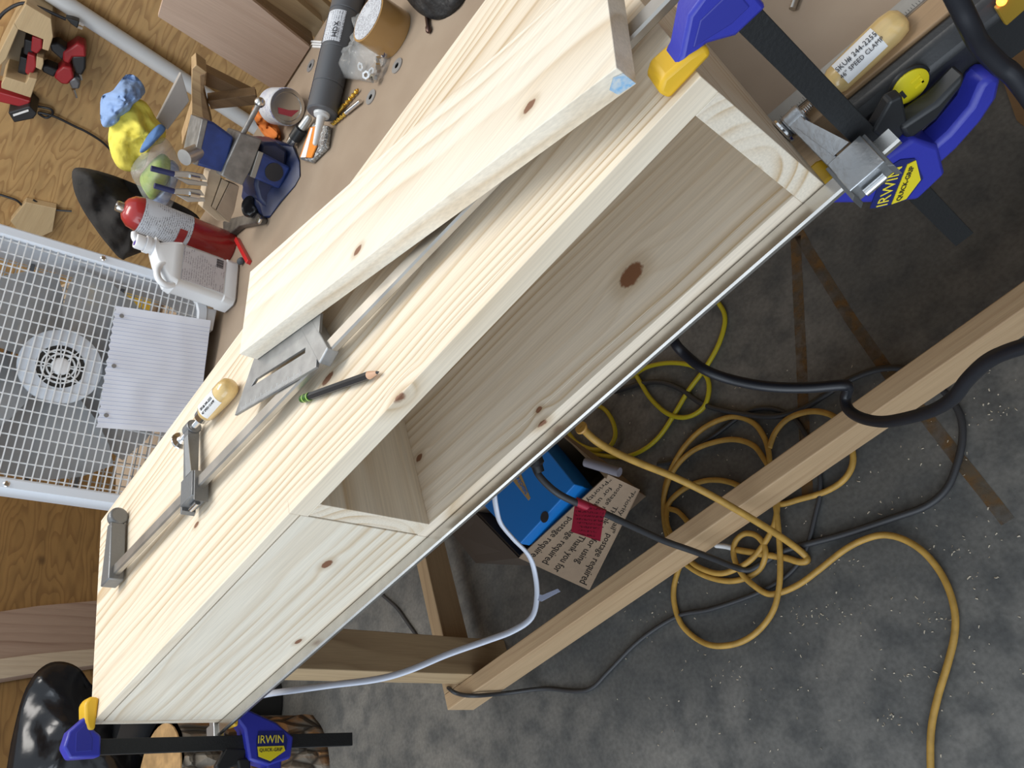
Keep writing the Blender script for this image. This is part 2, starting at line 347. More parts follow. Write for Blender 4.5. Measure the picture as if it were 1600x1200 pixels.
w_end = wood('pine_end', 1, (.90, -.10), (.02, .0), 88, seed=4.1, pale=(0.74, 0.66, 0.54))
w_end2 = wood('pine_divider', 1, (.40, -.085), (.05, .02), 95, seed=5.3, pale=(0.74, 0.655, 0.53))
yr = .0135
part('top_board', MB().box((0, yr, ZT - T_), (L_, D_, ZT)).box((0, 0, ZT - .0105), (XD - .0205, yr, ZT)).box((XD - .0205, 0, ZT - T_), (L_, yr, ZT)), w_top, box, .0006)
part('bottom_board', MB().box((T_, yr, ZB), (L_ - T_, D_, ZB + T_)).box((XD - .0205, 0, ZB), (L_ - T_, yr, ZB + T_)).box((T_, 0, ZB), (XD - .0205, yr, ZB + .004)), w_bot, box, .0005)
part('end_panel', MB().box((L_ - T_, 0, ZB), (L_, D_, ZT - T_)), w_end, box, .0006)
part('end_panel', MB().box((0, yr, ZB), (T_, D_, ZT - T_)).box((0, 0, ZB), (.0095, yr, ZT - .0105)), w_end2, box, .0006)
part('divider', MB().box((XD - T_, 0, ZB + T_), (XD, D_, ZT - T_)), w_end2, box, .0005)
part('unseen_back_panel', MB().box((T_, D_ - .006, ZB + T_), (L_ - T_, D_, ZT - T_)), w_door, box)  # unseen back, added to keep light out of the open compartment
part('front_panel', MB().box((.0105, -.0003, ZB + .005), (XD - .0205, .0128, ZT - .0118)), w_door, box, .0008, label='flush pine front over the closed compartment')

# loose board lying across the top
zb0 = ZT + .0195
A0 = Pz(402, 562, zb0); A1 = Pz(995, 131, zb0); dv = (A1 - A0).normalized(); nv = V((-dv.y, dv.x, 0)); WD = .093
lbw = [A0, A1, A1 + nv * WD, A0 + nv * WD + dv * .004]
obd = thing('pine_board', tuple(A0), 'loose pale pine board lying askew across the long pine box', 'board')
def kl(u, v, r, s=1.6): p = Pz(u, v, zb0 + T_) - A0; return (p.x, p.y, p.z, r, s)
m_lb, N_, Ln, b_ = None, None, None, None
lbm = wood('pine_loose_board', 0, (-.03, -.06), (-.36, .015), 52, pale=(0.82, 0.745, 0.62), knots=(kl(827, 166, .0035, 1.8), kl(559, 391, .0035, 1.8), kl(703, 317, .0045, 1.0)), seed=6.2, strength=.6, patch=.85)
part('plank', MB().prism(lbw, (0, 0, T_)), lbm, obd, .0006)
q0 = A1 - nv * .0002; part('chalk_mark', MB().prism([q0 + V((0, 0, .001)), q0 - dv * .013 + V((0, 0, .002)), q0 - dv * .014 + V((0, 0, .009)), q0 - dv * .006 + V((0, 0, .015)), q0 + V((0, 0, .013))], -nv * .0002), mat('blue_chalk', (0.20, 0.42, 0.66), .9, col2=(0.55, 0.60, 0.62), scale=260), obd)

# ------------------------------------------------------------------ bar (speed) clamps
def speed_clamp(name, label, O, d, side, bar_len, jx, bw, bt, reach, hl, screw_dir, lab_up, jaw_mat, fixed=True, pad_gap=.03):
    """O = bar start (centre), d = bar direction, side = jaw reach direction, jx = sliding jaw position along the bar"""
    d = V(d).normalized(); side = V(side); side = (side - d * side.dot(d)).normalized(); n = d.cross(side)
    fr = Matrix((( d.x, side.x, n.x, O[0]), (d.y, side.y, n.y, O[1]), (d.z, side.z, n.z, O[2]), (0, 0, 0, 1)))
    t = thing(name, O, label, 'clamp', 'steel bar clamps with wooden handles')
    b = MB(fr); ch = .0016
    b.loft([[(x, bw / 2, bt / 2 - ch), (x, bw / 2 - ch, bt / 2), (x, -bw / 2 + ch, bt / 2), (x, -bw / 2, bt / 2 - ch), (x, -bw / 2, -bt / 2 + ch), (x, -bw / 2 + ch, -bt / 2), (x, bw / 2 - ch, -bt / 2), (x, bw / 2, -bt / 2 + ch)] for x in (0, bar_len)])
    part('bar', b, K['steel'] if side.y > .5 and reach < .08 and not fixed else K['steel_dull'], t)
    jt = bt + .010
    if fixed:
        f = MB(fr); f.prism([(-.012, -bw * .9, -jt / 2), (.014, -bw * .9, -jt / 2), (.012, bw, -jt / 2), (.007, reach * .8, -jt / 2), (-.006, reach * .8, -jt / 2), (-.010, bw, -jt / 2)], (0, 0, jt))
        f.lathe((-.006, reach * .92, 0), (1, 0, 0), [(0, .010), (.004, .0115), (.012, .0115), (.014, .010)], 20)
        part('fixed_jaw', f, K['castdark'], t, .0015, True)
    s = screw_dir
    j = MB(fr)
    j.box((jx - .014, -bw / 2 - .009, -jt / 2), (jx + .014, bw / 2 + .007, jt / 2))
    j.prism([(jx - .014, bw / 2, -jt * .36), (jx - .006 * s, bw / 2, -jt * .36), (jx + .001 - s * .006, reach, -jt * .36), (jx - .011 - s * .006, reach, -jt * .36)], (0, 0, jt * .72))
    j.lathe((jx - .012 - s * .006, reach, 0), (1, 0, 0), [(0, .0075), (.001, .0085), (.014, .0085), (.015, .0075)], 18)
    jo = part('sliding_jaw', j, jaw_mat, t, .0012, True)
    web = MB(fr); web.prism([(jx - .007, bw / 2 + .010, jt * .36), (jx + .006, bw / 2 + .010, jt * .36), (jx - s * .005, reach - .013, jt * .36), (jx - .008 - s * .005, reach - .013, jt * .36)], (0, 0, .0006)); part('web_panel', web, K['cast'], jo)
    for sg in (-1, 1):
        pl = MB(fr); pl.prism([(jx + sg * .013, -bw / 2 - .013, -jt * .42), (jx + sg * .0165, -bw / 2 - .016, -jt * .42), (jx + sg * .0165, bw / 2 + .006, -jt * .42), (jx + sg * .014, bw / 2 + .006, -jt * .42)], (0, 0, jt * .84))
        part('clutch_plate', pl, K['castdark'], jo, .0005)
    rt = MB(fr); rt.cyl((jx - .008, -bw / 2 - .013, 0), (jx + .008, -bw / 2 - .013, 0), .003, 12); part('rivet', rt, K['chrome'], jo, smooth=True)
    xs = jx - .006 * s - .002
    sc = MB(fr); L0 = pad_gap; prof = []
    k = 0.0
    while k < L0 + .024: prof += [(k, .0030), (k + .0008, .0036)]; k += .0016
    sc.lathe((xs - s * L0, reach, 0), (s, 0, 0), prof, 12); part('screw', sc, K['chrome'], t, smooth=True)
    pd = MB(fr); pd.lathe((xs - s * (L0 + .006), reach, 0), (s, 0, 0), [(0, .0105), (.0015, .0112), (.003, .0108), (.005, .006), (.009, .0045)], 24); part('swivel_pad', pd, K['chrome'], t, smooth=True)
    hx = xs + s * .022
    fe = MB(fr); fe.lathe((hx, reach, 0), (s, 0, 0), [(0, .006), (.0008, .0085), (.009, .0092), (.0095, .0085)], 24); part('ferrule', fe, K['chrome'], t, smooth=True)
    hd = MB(fr); hp = [(0.0, .0088), (.004, .0108), (hl * .5, .0118), (hl * .8, .0118), (hl * .92, .0104), (hl * .98, .0065), (hl, .001)]
    hd.lathe((hx + s * .009, reach, 0), (s, 0, 0), hp, 28); ho = part('handle', hd, K['handle'], t, smooth=True)
    # paper label wrapped round the handle on the side that shows
    lb = MB(); wc = fr @ V((hx + s * (.009 + hl * .40), reach, 0)); ax = (d * s); upv = V(lab_up); upv = (upv - ax * upv.dot(ax)).normalized(); q = ax.cross(upv)
    rows = []
    for kk in range(9):
        a = math.radians(-48 + kk * 12); rows.append([wc + ax * (e * hl * .27) + (upv * math.cos(a) + q * math.sin(a)) * .0121 for e in (-1, 1)])
    vs = [p for r_ in rows for p in r_]; lb.add(vs, [(2 * i, 2 * i + 1, 2 * i + 3, 2 * i + 2) for i in range(8)])
    lo = part('paper_label', lb, K['label'], ho, smooth='all')
    return t, wc, ax, upv, q, lo
m_front = K['cast']
OT = Pz(176, 897, ZT + .0118); OE = Pz(1040, 0, ZT + .0118); dT = OE - OT; dT.z = 0
t1, wc, ax, upv, q, lo = speed_clamp('bar_clamp', 'steel bar clamp lying loose on top of the pine box, partly under the board', tuple(OT), dT, (0, 1, 0), .985, .222, .014, .008, .082, .062, 1, (.35, -.7, .9), K['castdark'], True, .026)
text('label_text', 'SKU# 244-2255', wc + upv * .0121 - q * .002, ax, -q, .0040, K['ink'], lo, .0003)
text('label_text', '46" SPEED CLAMP', wc + upv * .0121 + q * .0028, ax, -q, .0036, K['ink'], lo, .0006)
O2 = (-.012, -.0081, ZB + .0052)
t2, wc, ax, upv, q, lo = speed_clamp('bar_clamp', 'steel bar clamp gripping the pine box along the bottom of its open front', O2, (1, 0, 0), (0, 1, 0), 1.008, .979, .0150, .0062, .0745, .062, 1, (0, -.55, .83), K['cast'], False, .0090)
text('label_text', 'SKU# 244-2255', wc + upv * .0121 - q * .003, ax, -q, .0052, K['ink'], lo, .0003)
text('label_text', '46" SPEED CLAMP', wc + upv * .0121 + q * .0030, ax, -q, .0046, K['ink'], lo, .0008)
fj = MB(); fj.box((-.022, -.020, ZB - .002), (-.0005, .002, ZB + .012)).prism([(-.018, .002, ZB), (-.0005, .002, ZB), (-.0005, .075, ZB), (-.010, .075, ZB)], (0, 0, .010)); part('fixed_jaw', fj, K['cast'], t2, .001)

# ------------------------------------------------------------------ quick-grip clamps
def quick_clamp(label, O, reach_dir, z_top, z_bot, z_end, z_head, reach, flip):
    r = V(reach_dir); r.z = 0; r.normalize(); n = V((0, 0, 1)).cross(r)
    fr = Matrix(((r.x, n.x, 0, O[0]), (r.y, n.y, 0, O[1]), (0, 0, 1, 0), (0, 0, 0, 1)))
    t = thing('quick_clamp', (O[0], O[1], z_end), label, 'clamp', 'blue trigger clamps')
    part('bar', MB(fr).box((-.0085, -.0035, z_end), (.0085, .0035, z_head + .004)), K['blackbar'], t, .0006)
    th = .0095
    j = MB(fr)
    arc = [(-.011, z_head - .016), (-.012, z_head + .016), (.0, z_head + .024), (reach * .45, z_head + .021), (reach * .85, z_head + .006), (reach + .005, z_top + .011), (reach + .004, z_top + .006), (reach - .009, z_top + .006), (reach * .55, z_head - .002), (.011, z_head - .014)]
    j.prism([(x, -th, z) for x, z in arc], (0, 2 * th, 0)); jo = part('fixed_jaw', j, K['blue'], t, .003, True)
    rb = MB(fr); rb.prism([(-.005, -th - .0006, z_head - .006), (-.006, -th - .0006, z_head + .012), (reach * .4, -th - .0006, z_head + .014), (reach * .7, -th - .0006, z_head + .004), (.008, -th - .0006, z_head - .005)], (0, 2 * th + .0012, 0)); part('recess', rb, mat('blue_shade_rib', (0.022, 0.028, 0.29), .45), jo, .001)
    p = MB(fr); p.prism([(reach - .019, -.0115, z_top), (reach + .016, -.0115, z_top), (reach + .017, -.0115, z_top + .010), (reach + .009, -.0115, z_top + .015), (reach - .010, -.0115, z_top + .012), (reach - .020, -.0115, z_top + .008)], (0, .023, 0)); part('jaw_pad', p, K['yellow'], jo, .003, True)
    zc = z_bot - .050
    b = MB(fr); b.prism([(-.022, -.0125, zc + .022), (.014, -.0125, zc + .030), (reach - .004, -.0125, z_bot - .004), (reach + .010, -.0125, z_bot - .006), (reach + .006, -.0125, z_bot - .014), (.022, -.0125, zc - .014), (.004, -.0125, zc - .040), (-.022, -.0125, zc - .036), (-.030, -.0125, zc - .004)], (0, .025, 0))
    bo = part('body', b, K['blue'], t, .003, True)
    p2 = MB(fr); p2.prism([(reach - .018, -.0115, z_bot - .012), (reach + .015, -.0115, z_bot - .012), (reach + .015, -.0115, z_bot - .003), (reach + .009, -.0115, z_bot - .0005), (reach - .011, -.0115, z_bot - .0005), (reach - .018, -.0115, z_bot - .005)], (0, .023, 0)); part('jaw_pad', p2, K['yellow'], bo, .003, True)
    h = MB(fr); hx = [(-.016, zc - .004), (-.040, zc - .003), (-.060, zc + .004), (-.072, zc + .016), (-.080, zc + .017), (-.085, zc + .008), (-.076, zc - .007), (-.060, zc - .017), (-.038, zc - .024), (-.016, zc - .026)]
    h.prism([(x, -.0105, z) for x, z in hx], (0, .021, 0)); part('handle', h, K['blue'], t, .004, True)
    g = MB(fr); gx = [(-.018, zc + .018), (-.040, zc + .016), (-.064, zc + .026), (-.070, zc + .034), (-.046, zc + .030), (-.020, zc + .036)]
    g.prism([(x, -.008, z) for x, z in gx], (0, .016, 0)); part('trigger', g, K['black'], t, .003, True)
    rl = MB(fr); rl.prism([(-.006, -.005, zc + .050), (-.026, -.005, zc + .062), (-.034, -.005, zc + .058), (-.024, -.005, zc + .026), (-.008, -.005, zc + .022)], (0, .010, 0)); part('release_lever', rl, K['black'], t, .002)
    # badge, on the side of the body that faces out
    sgn = -1 if flip == 'L' else 1
    yb = sgn * .0127
    if flip == 'L': tr, tu = V((0, 0, -1)), r
    else: tr, tu = (V((0, 0, 1)) - r).normalized(), (V((0, 0, 1)) + r).normalized()
    c = fr @ V(((-.006 if flip == 'L' else .006), yb, zc - .006)); nn = tr.cross(tu)
    def bd(pts, m, nm, lift, par): 
        w = MB(); w.prism([c + tr * a + tu * e + nn * lift for a, e in pts], nn * .0006); return part(nm, w, m, par)
    plate = bd([(-.018, .017), (.018, .017), (.024, .006), (.022, -.006), (.0, -.021), (-.018, -.014), (-.020, .006)], K['badgeblue'], 'badge', 0, bo)
    bd([(-.0185, -.001), (.0185, -.001), (.0205, -.007), (.0, -.0185), (-.0165, -.0125)], K['badge'], 'badge_band', .0007, plate)
    text('badge_text', 'IRWIN', c + tu * .007 + nn * .0006, tr, tu, .0135, K['ytext'], plate, .0004, .95)
    text('badge_text', 'QUICK-GRIP', c - tu * .0055 + nn * .0013, tr, tu, .0058, K['ink'], plate, .0004)
    return t
pL = Pz(147, 1108, ZT); quick_clamp('blue trigger clamp on the closed end of the pine box, badge readable', (0.002, -.0265), (pL.x + .002 - .002, .040, 0), ZT, ZB, Px(545, 1137, 0).z, ZT + .006, .036, 'L')
quick_clamp('blue trigger clamp at the open end of the pine box beside the power strip', (.982, .0165), (-.045, .0005, 0), ZT, ZB, .675, ZT + .009, .045, 'R')

# ------------------------------------------------------------------ pencil and square on the box
pa, pb = Pz(471, 624, ZT + .0043), Pz(592, 581, ZT + .0043); pd_ = (pb - pa).normalized(); pl = (pb - pa).length
pen = thing('pencil', tuple(pa), 'short black pencil with green banded end lying on the pine box', 'pencil')
part('shaft', MB().lathe(pa + pd_ * .016, pd_, [(0, .0036), (pl - .030, .0036)], 6), mat('black_lacquer', (0.022, 0.023, 0.026), .35), pen)
part('end_cap', MB().lathe(pa, pd_, [(0, .0024), (.0015, .0037), (.016, .0038)], 14), mat('green_enamel', (0.03, 0.10, 0.012), .35), pen, smooth=True)
for s0 in (.006, .0135): part('band', MB().lathe(pa + pd_ * s0, pd_, [(0, .0040), (.0011, .0040)], 14), mat('pale_green_band', (0.42, 0.60, 0.16), .4), pen)
part('sharpened_tip', MB().lathe(pa + pd_ * (pl - .014), pd_, [(0, .0036), (.011, .0014)], 14), mat('bare_pencil_wood', (0.60, 0.36, 0.23), .6), pen, smooth=True)
part('lead', MB().lathe(pa + pd_ * (pl - .003), pd_, [(0, .0014), (.003, .0004)], 10), K['ink'], pen)
zs = ZT + .0161
sqp = [Pz(371, 650, zs), Pz(402, 559, zs), Pz(500, 500, zs), Pz(524, 560, zs)]
sq = thing('speed_square', tuple(sqp[0]), 'scuffed aluminium carpenter\'s square under the loose board end', 'square')
alu = mat('scuffed_aluminium', (0.30, 0.305, 0.31), .45, .75, var=.12, scale=70, bump=.08)
e1 = (sqp[3] - sqp[0]).normalized(); e2 = V((-e1.y, e1.x, 0))
def sqpt(a, b): return sqp[0] + e1 * a + e2 * b
WQ = (sqp[1] - sqp[0]).dot(e2); sl = (sqp[1] - sqp[0]).dot(e1); LQ = .155
ring = MB(); outer = [(0, 0), (LQ, 0), (LQ, WQ), (sl, WQ)]; inner = [(.030, WQ * .40), (LQ - .022, WQ * .40), (LQ - .022, WQ * .50), (.038, WQ * .50)]
z3 = V((0, 0, .003))
vs = [sqpt(*p) for p in outer] + [sqpt(*p) for p in inner]; vs = vs + [p + z3 for p in vs]
ring.add(vs, [(i, (i + 1) % 4, 4 + (i + 1) % 4, 4 + i) for i in range(4)] + [(8 + i, 8 + (i + 1) % 4, 12 + (i + 1) % 4, 12 + i) for i in range(4)] + [(i, (i + 1) % 4, 8 + (i + 1) % 4, 8 + i) for i in range(4)] + [(4 + i, 4 + (i + 1) % 4, 12 + (i + 1) % 4, 12 + i) for i in range(4)])
part('plate', ring, alu, sq, .0003)
tick = MB()
for i in range(46): tick.prism([sqpt(.012 + i * .0026, .0012) + z3, sqpt(.0125 + i * .0026, .0012) + z3, sqpt(.0125 + i * .0026, .0045 + (.003 if i % 4 == 0 else 0)) + z3, sqpt(.012 + i * .0026, .0045 + (.003 if i % 4 == 0 else 0)) + z3], (0, 0, .0002))
part('scale_marks', tick, mat('pale_scale_marks', (0.62, 0.63, 0.64), .5), sq, kind='stuff')
f0, f1 = Pz(498, 568, zs + .003), Pz(470, 515, zs + .003); f2 = f0 + (f1 - f0).normalized() * .075
fd = (f2 - f0).normalized(); fn = V((-fd.y, fd.x, 0)) * -1
fl_ = MB(); a_, b_2 = f0 + fn * .0, f2; z_lo = V((0, 0, -.012)); 
fl_.prism([a_ + z_lo, a_ + fn * .017 + z_lo, b_2 + fn * .017 + z_lo, b_2 + z_lo], (0, 0, .0122)); part('fence', fl_, alu, sq, .0012)

# ------------------------------------------------------------------ power strip on the bench edge
ps = thing('power_strip', (1.35, .03, ZB - .05), 'long black power strip with a yellow outlet along the bench edge', 'power strip')
s0 = Pz(1262, 212, ZB - .004).x + .03
part('housing', MB().prism([(s0, by_(s0) + o_, ZB + z_) for o_, z_ in ((-.0005, -.058), (-.0005, -.002), (-.012, -.002), (-.022, -.012), (-.022, -.058))], (.44, -.044, 0)), mat('black_power_strip', (0.016, 0.017, 0.019), .45, bump=.06, scale=400), ps, .003, True)
oc = Py(1421, 134, .028); oo = part('outlet', MB().lathe((oc.x, .0295, oc.z), (0, -1, 0), [(0, .0135), (.003, .0135), (.0035, .0125)], 28), mat('yellow_outlet', (0.66, 0.56, 0.015), .4), ps, smooth=True)
for dx, dz, w, h in ((-.0065, 0, .0012, .004), (.005, .0035, .0035, .001), (.005, -.0035, .0035, .001), (.0075, -.0015, .0008, .003)): part('slot', MB().box((oc.x + dx - w, .0255, oc.z + dz - h), (oc.x + dx + w, .0262, oc.z + dz + h)), K['ink'] if dx < 0 else K['badge'], oo)
part('outlet_rim', MB().lathe((oc.x, .0295, oc.z), (0, -1, 0), [(0, .0155), (.0015, .0155), (.002, .0140)], 28), K['black'], ps, smooth=True)
sx = oc.x + .085
part('switch', MB().box((sx - .022, .018, oc.z - .010), (sx + .022, .022, oc.z + .010)), mat('amber_switch', (0.32, 0.20, 0.02), .3), ps, .001)
lp = Py(1566, 2, .017); part('pilot_light', MB().ball((lp.x, .0175, lp.z), .0032), mat('lit_orange', (1, .25, .02), .4, emit=(1, .22, .03, 4)), ps, smooth=True)
single('cable', MB().tube([Py(1475, -40, -.01), Py(1498, 5, -.012), Py(1515, 40, -.015), Py(1530, 68, -.012), Py(1560, 100, -.015), Py(1585, 120, -.02), Py(1625, 175, -.03)], .0065, 10), K['rubber'], tuple(Py(1530, 68, -.012)), 'black cable hanging over the lit power strip', 'cable', smooth=True)
gt = Pz(1238, 14, ZB + .003); single('nail_set', MB().cyl(gt, Pz(1250, -20, ZB + .003), .0028, 12), K['steel_dull'], tuple(gt), 'small dark steel pin on the bench beyond the ruler', 'pin', smooth=True)

# ------------------------------------------------------------------ fan and notebook sheet
th_ = math.radians(60.95); tilt = math.radians(7.2)
FC = V((-.0241, .5605, 1.0914)); U = V((math.cos(th_), math.sin(th_), 0)); Fb = V((-math.sin(th_), math.cos(th_), 0)); Vv = V((0, 0, 1)) * math.cos(tilt) + Fb * math.sin(tilt); Nf = U.cross(Vv)  # Nf faces the camera
W_ = .199
def fp(a, b, c=0.0): return FC + U * a + Vv * b + Nf * c
fan = thing('box_fan', tuple(fp(0, -W_)), 'white box fan with wire grille standing on the bench', 'fan')
def rsq(h, r, c, n=7):
    out = []
    for cx, cy, a0 in ((h - r, h - r, 0), (-h + r, h - r, 90), (-h + r, -h + r, 180), (h - r, -h + r, 270)):
        for i in range(n): a = math.radians(a0 + 90 * i / (n - 1)); out.append(fp(cx + r * math.cos(a), cy + r * math.sin(a), c))
    return out
fr_ = MB(); fr_.loft([rsq(W_ - .020, .045, -.10), rsq(W_ - .004, .055, -.10), rsq(W_, .058, -.094), rsq(W_, .058, -.006), rsq(W_ - .004, .056, 0), rsq(W_ - .016, .048, 0), rsq(W_ - .019, .046, -.004), rsq(W_ - .020, .045, -.10)], cap=False)
part('frame', fr_, mat('white_fan_shell', (0.68, 0.72, 0.78), .4), fan, smooth=True)
def grille(c, du, dvv, rad):
    g = MB(); h = W_ - .018; r = .046
    def lim(t): 
        k = abs(t) - (h - r); return h if k <= 0 else h - r + math.sqrt(max(r * r - k * k, 0))
    n = int(h / dvv)
    for i in range(-n, n + 1): q = lim(i * dvv); g.bar(fp(-q, i * dvv, c), fp(q, i * dvv, c), rad, rad, Nf)
    n = int(h / du)
    for i in range(-n, n + 1): q = lim(i * du); g.bar(fp(i * du, -q, c - rad), fp(i * du, q, c - rad), rad, rad, Nf)
    return g
wire = mat('white_grille', (0.74, 0.76, 0.78), .4)
part('front_grille', grille(-.004, .0195, .0108, .0019), wire, fan); part('rear_grille', grille(-.096, .0195, .0150, .0019), wire, fan)
hub = part('hub_cap', MB().lathe(fp(0, 0, -.012), Nf, [(0, .0585), (.005, .0585), (.0062, .0565), (.0062, .034), (.003, .034)], 48), mat('pale_hub', (0.62, 0.66, 0.72), .4), fan, smooth=True)
part('vent', MB().lathe(fp(0, 0, -.0095), Nf, [(0, .034), (.0008, .034)], 32), mat('dark_vent', (0.04, 0.035, 0.03), .7), hub)
for r in (.0125, .0195, .0265): 
    k = MB(); k.loft([[fp((rr) * math.cos(2 * math.pi * i / 32), rr * math.sin(2 * math.pi * i / 32), cc) for i in range(32)] for rr, cc in ((r - .0012, -.0082), (r - .0012, -.0052), (r + .0012, -.0052), (r + .0012, -.0082))], cap=False); part('vent_ring', k, wire, hub)
part('hub_button', MB().lathe(fp(0, 0, -.009), Nf, [(0, .0125), (.005, .012), (.0055, .0105)], 28), K['white'], hub, smooth=True)
for i in range(8): a = math.pi * 2 * i / 8 + .2; part('spoke', MB().bar(fp(.011 * math.cos(a), .011 * math.sin(a), -.0062), fp(.035 * math.cos(a), .035 * math.sin(a), -.0062), .0018, .002, Nf), wire, hub)
blm = mat('translucent_fan_blade', (0.50, 0.52, 0.54), .35, alpha=.72)
for i in range(5):
    a = 2 * math.pi * i / 5 + .75; k = MB(); rows = []
    for rr in (.03, .06, .10, .14, .172):
        rows.append([fp(rr * math.cos(a + t * (.55 + .12 * math.sin(rr * 18))), rr * math.sin(a + t * (.55 + .12 * math.sin(rr * 18))), -.05 + t * .022) for t in (-1, -.5, 0, .5, 1)])
    top = [[p + Nf * .0015 for p in r_] for r_ in rows]; n = 5
    vs = [p for r_ in rows for p in r_] + [p for r_ in top for p in r_]; fs = []
    for b0 in (0, 25):
        for j in range(4):
            for l in range(4): fs.append((b0 + j * 5 + l, b0 + j * 5 + l + 1, b0 + j * 5 + l + 6, b0 + j * 5 + l + 5))
    k.add(vs, fs); part('blade', k, blm, fan, smooth='all')
part('motor', MB().lathe(fp(0, 0, -.085), Nf, [(0, .035), (.05, .040), (.06, .03)], 24), K['castdark'], fan, smooth=True)
for aa in (-.115, .0, .115): part('motor_strut', MB().bar(fp(-.19, aa * .6, -.09), fp(.19, aa * .6, -.09), .006, .006, Nf), mat('grey_strut', (0.22, 0.24, 0.26), .5, .5), fan)
for sa, sb in ((W_ - .009, -.02), (-W_ + .009, .03), (W_ - .009, .15), (-W_ + .009, -.14)): part('screw', MB().lathe(fp(sa, sb, -.0005), Nf, [(0, .0045), (.001, .0045), (.0022, .003)], 14), K['chrome'], fan, smooth=True)
for sa in (-.14, .14): part('foot', MB().prism([fp(sa - .02, -W_ - .012, -.095), fp(sa + .02, -W_ - .012, -.095), fp(sa + .018, -W_ + .004, -.095), fp(sa - .018, -W_ + .004, -.095)], Nf * .09), K['white'], fan, .002)
# sheet of ruled notebook paper against the grille
n2 = Nf; off = fp(0, 0, .004)
c0, c1, c2, c3 = (Pp(u, v, off, n2) for u, v in ((180, 478), (329, 501), (225, 720), (150, 668)))
ex = (c1 - c0); ey = (c3 - c0)
sheet = thing('notebook_sheet', tuple(c3), 'sheet of ruled spiral notebook paper leaning on the fan grille', 'paper')
def sp_(a, b): return c0 * (1 - a) * (1 - b) + c1 * a * (1 - b) + c3 * (1 - a) * b + (c1 + ey * 1.0) * a * b
pm, PN, PL, pb_ = nmat('ruled_paper'); pb_.inputs['Base Color'].default_value = (0.78, 0.82, 0.92, 1); pb_.inputs['Roughness'].default_value = .7
mb = MB(); rows = []; NA, NB = 18, 30
for i in range(NA + 1):
    for j in range(NB + 1):
        a, b = i / NA, j / NB; aa = a
        if i == 0: aa = (.012 if j % 2 else -.006)
        p = sp_(aa, b) + Nf * (.0015 + .0014 * mnoise.noise(V((a * 5, b * 6, 1)))); rows.append(p)
mb.add(rows, [(i * (NB + 1) + j, (i + 1) * (NB + 1) + j, (i + 1) * (NB + 1) + j + 1, i * (NB + 1) + j + 1) for i in range(NA) for j in range(NB)])
part('page', mb, pm, sheet, smooth='all')
lines = MB()
for k in range(27):
    b = .07 + k * .034
    if b > .96: break
    pts = [sp_(a / 12, b) + Nf * .0034 for a in range(13)]
    w = ey.normalized() * .0006
    lines.add([p for q_ in pts for p in (q_, q_ + w)], [(2 * i, 2 * i + 2, 2 * i + 3, 2 * i + 1) for i in range(12)])
part('ruled_lines', lines, mat('blue_ruling', (0.40, 0.46, 0.66), .7), sheet, kind='stuff')
for b in (.08, .50, .90): p = sp_(.075, b); part('punch_hole', MB().lathe(p + Nf * .003, Nf, [(0, .0035), (.0004, .0035)], 16), mat('hole_shadow', (0.22, 0.21, 0.20), .8), sheet)

# ------------------------------------------------------------------ gas cylinder and jug
gb = Pz(383, 412, ZB); gb = Pz(367, 392, ZB); gd_ = V((gb.x - CAM.x, gb.y - CAM.y, 0)).normalized(); gb = gb + gd_ * .0295; gax = V((0, 0, 1))
gas = thing('gas_cylinder', tuple(gb), 'red torch gas cylinder with white printed label standing on the bench', 'gas cylinder')
GR = .0300
def up_to(u, v, base): d = ray(u, v); k = ((base.x - CAM.x) * d.x + (base.y - CAM.y) * d.y) / (d.x * d.x + d.y * d.y); return CAM.z + k * d.z - base.z
GH = up_to(190, 330, gb)
part('body', MB().lathe(gb, gax, [(0, GR * .94), (.003, GR), (GH * .86, GR), (GH * .93, GR * .9), (GH * .98, GR * .62), (GH, GR * .36)], 36), K['red'], gas, smooth=True)
dirc = V((CAM.x - gb.x, CAM.y - gb.y, 0)).normalized(); side_ = V((0, 0, 1)).cross(dirc)
def wrap(r, z0, z1, a0, a1, base, n=16):
    m_ = MB(); vs = []
    for i in range(n + 1):
        a = math.radians(a0 + (a1 - a0) * i / n); d_ = dirc * math.cos(a) + side_ * math.sin(a)
        vs += [base + gax * z0 + d_ * r, base + gax * z1 + d_ * r]
    return m_.add(vs, [(2 * i, 2 * i + 2, 2 * i + 3, 2 * i + 1) for i in range(n)])
part('paper_label', wrap(GR + .0005, GH * .42, GH * .86, -100, 100, gb), printed('gas_label', (0.66, 0.70, 0.76), (0.05, 0.05, 0.07), (0, 0, 1), 290, .55, gate=30), gas, smooth='all')
part('label_band', wrap(GR + .0009, GH * .46, GH * .53, -70, 5, gb), mat('red_label_band', (0.36, 0.03, 0.03), .4), gas, smooth='all')
part('valve', MB().lathe(gb + gax * GH * .97, gax, [(0, .008), (.004, .0092), (.014, .0092), (.016, .0085), (.016, .006), (.010, .005)], 24), K['steel'], gas, smooth=True)
part('red_cap', MB().bar(Pz(370, 374, ZB + .004), Pz(389, 410, ZB + .004), .008, .008), mat('red_plastic', (0.50, 0.02, 0.02), .35), gas, .001)
cl = Pz(376, 408, ZB + .006); single('putty_lump', MB().ball(cl, .008, 10, (1, .7, .75)), mat('dark_grey_lump', (0.06, 0.07, 0.08), .6), tuple(cl), 'small dark grey lump on the bench beside the red cylinder', 'lump')
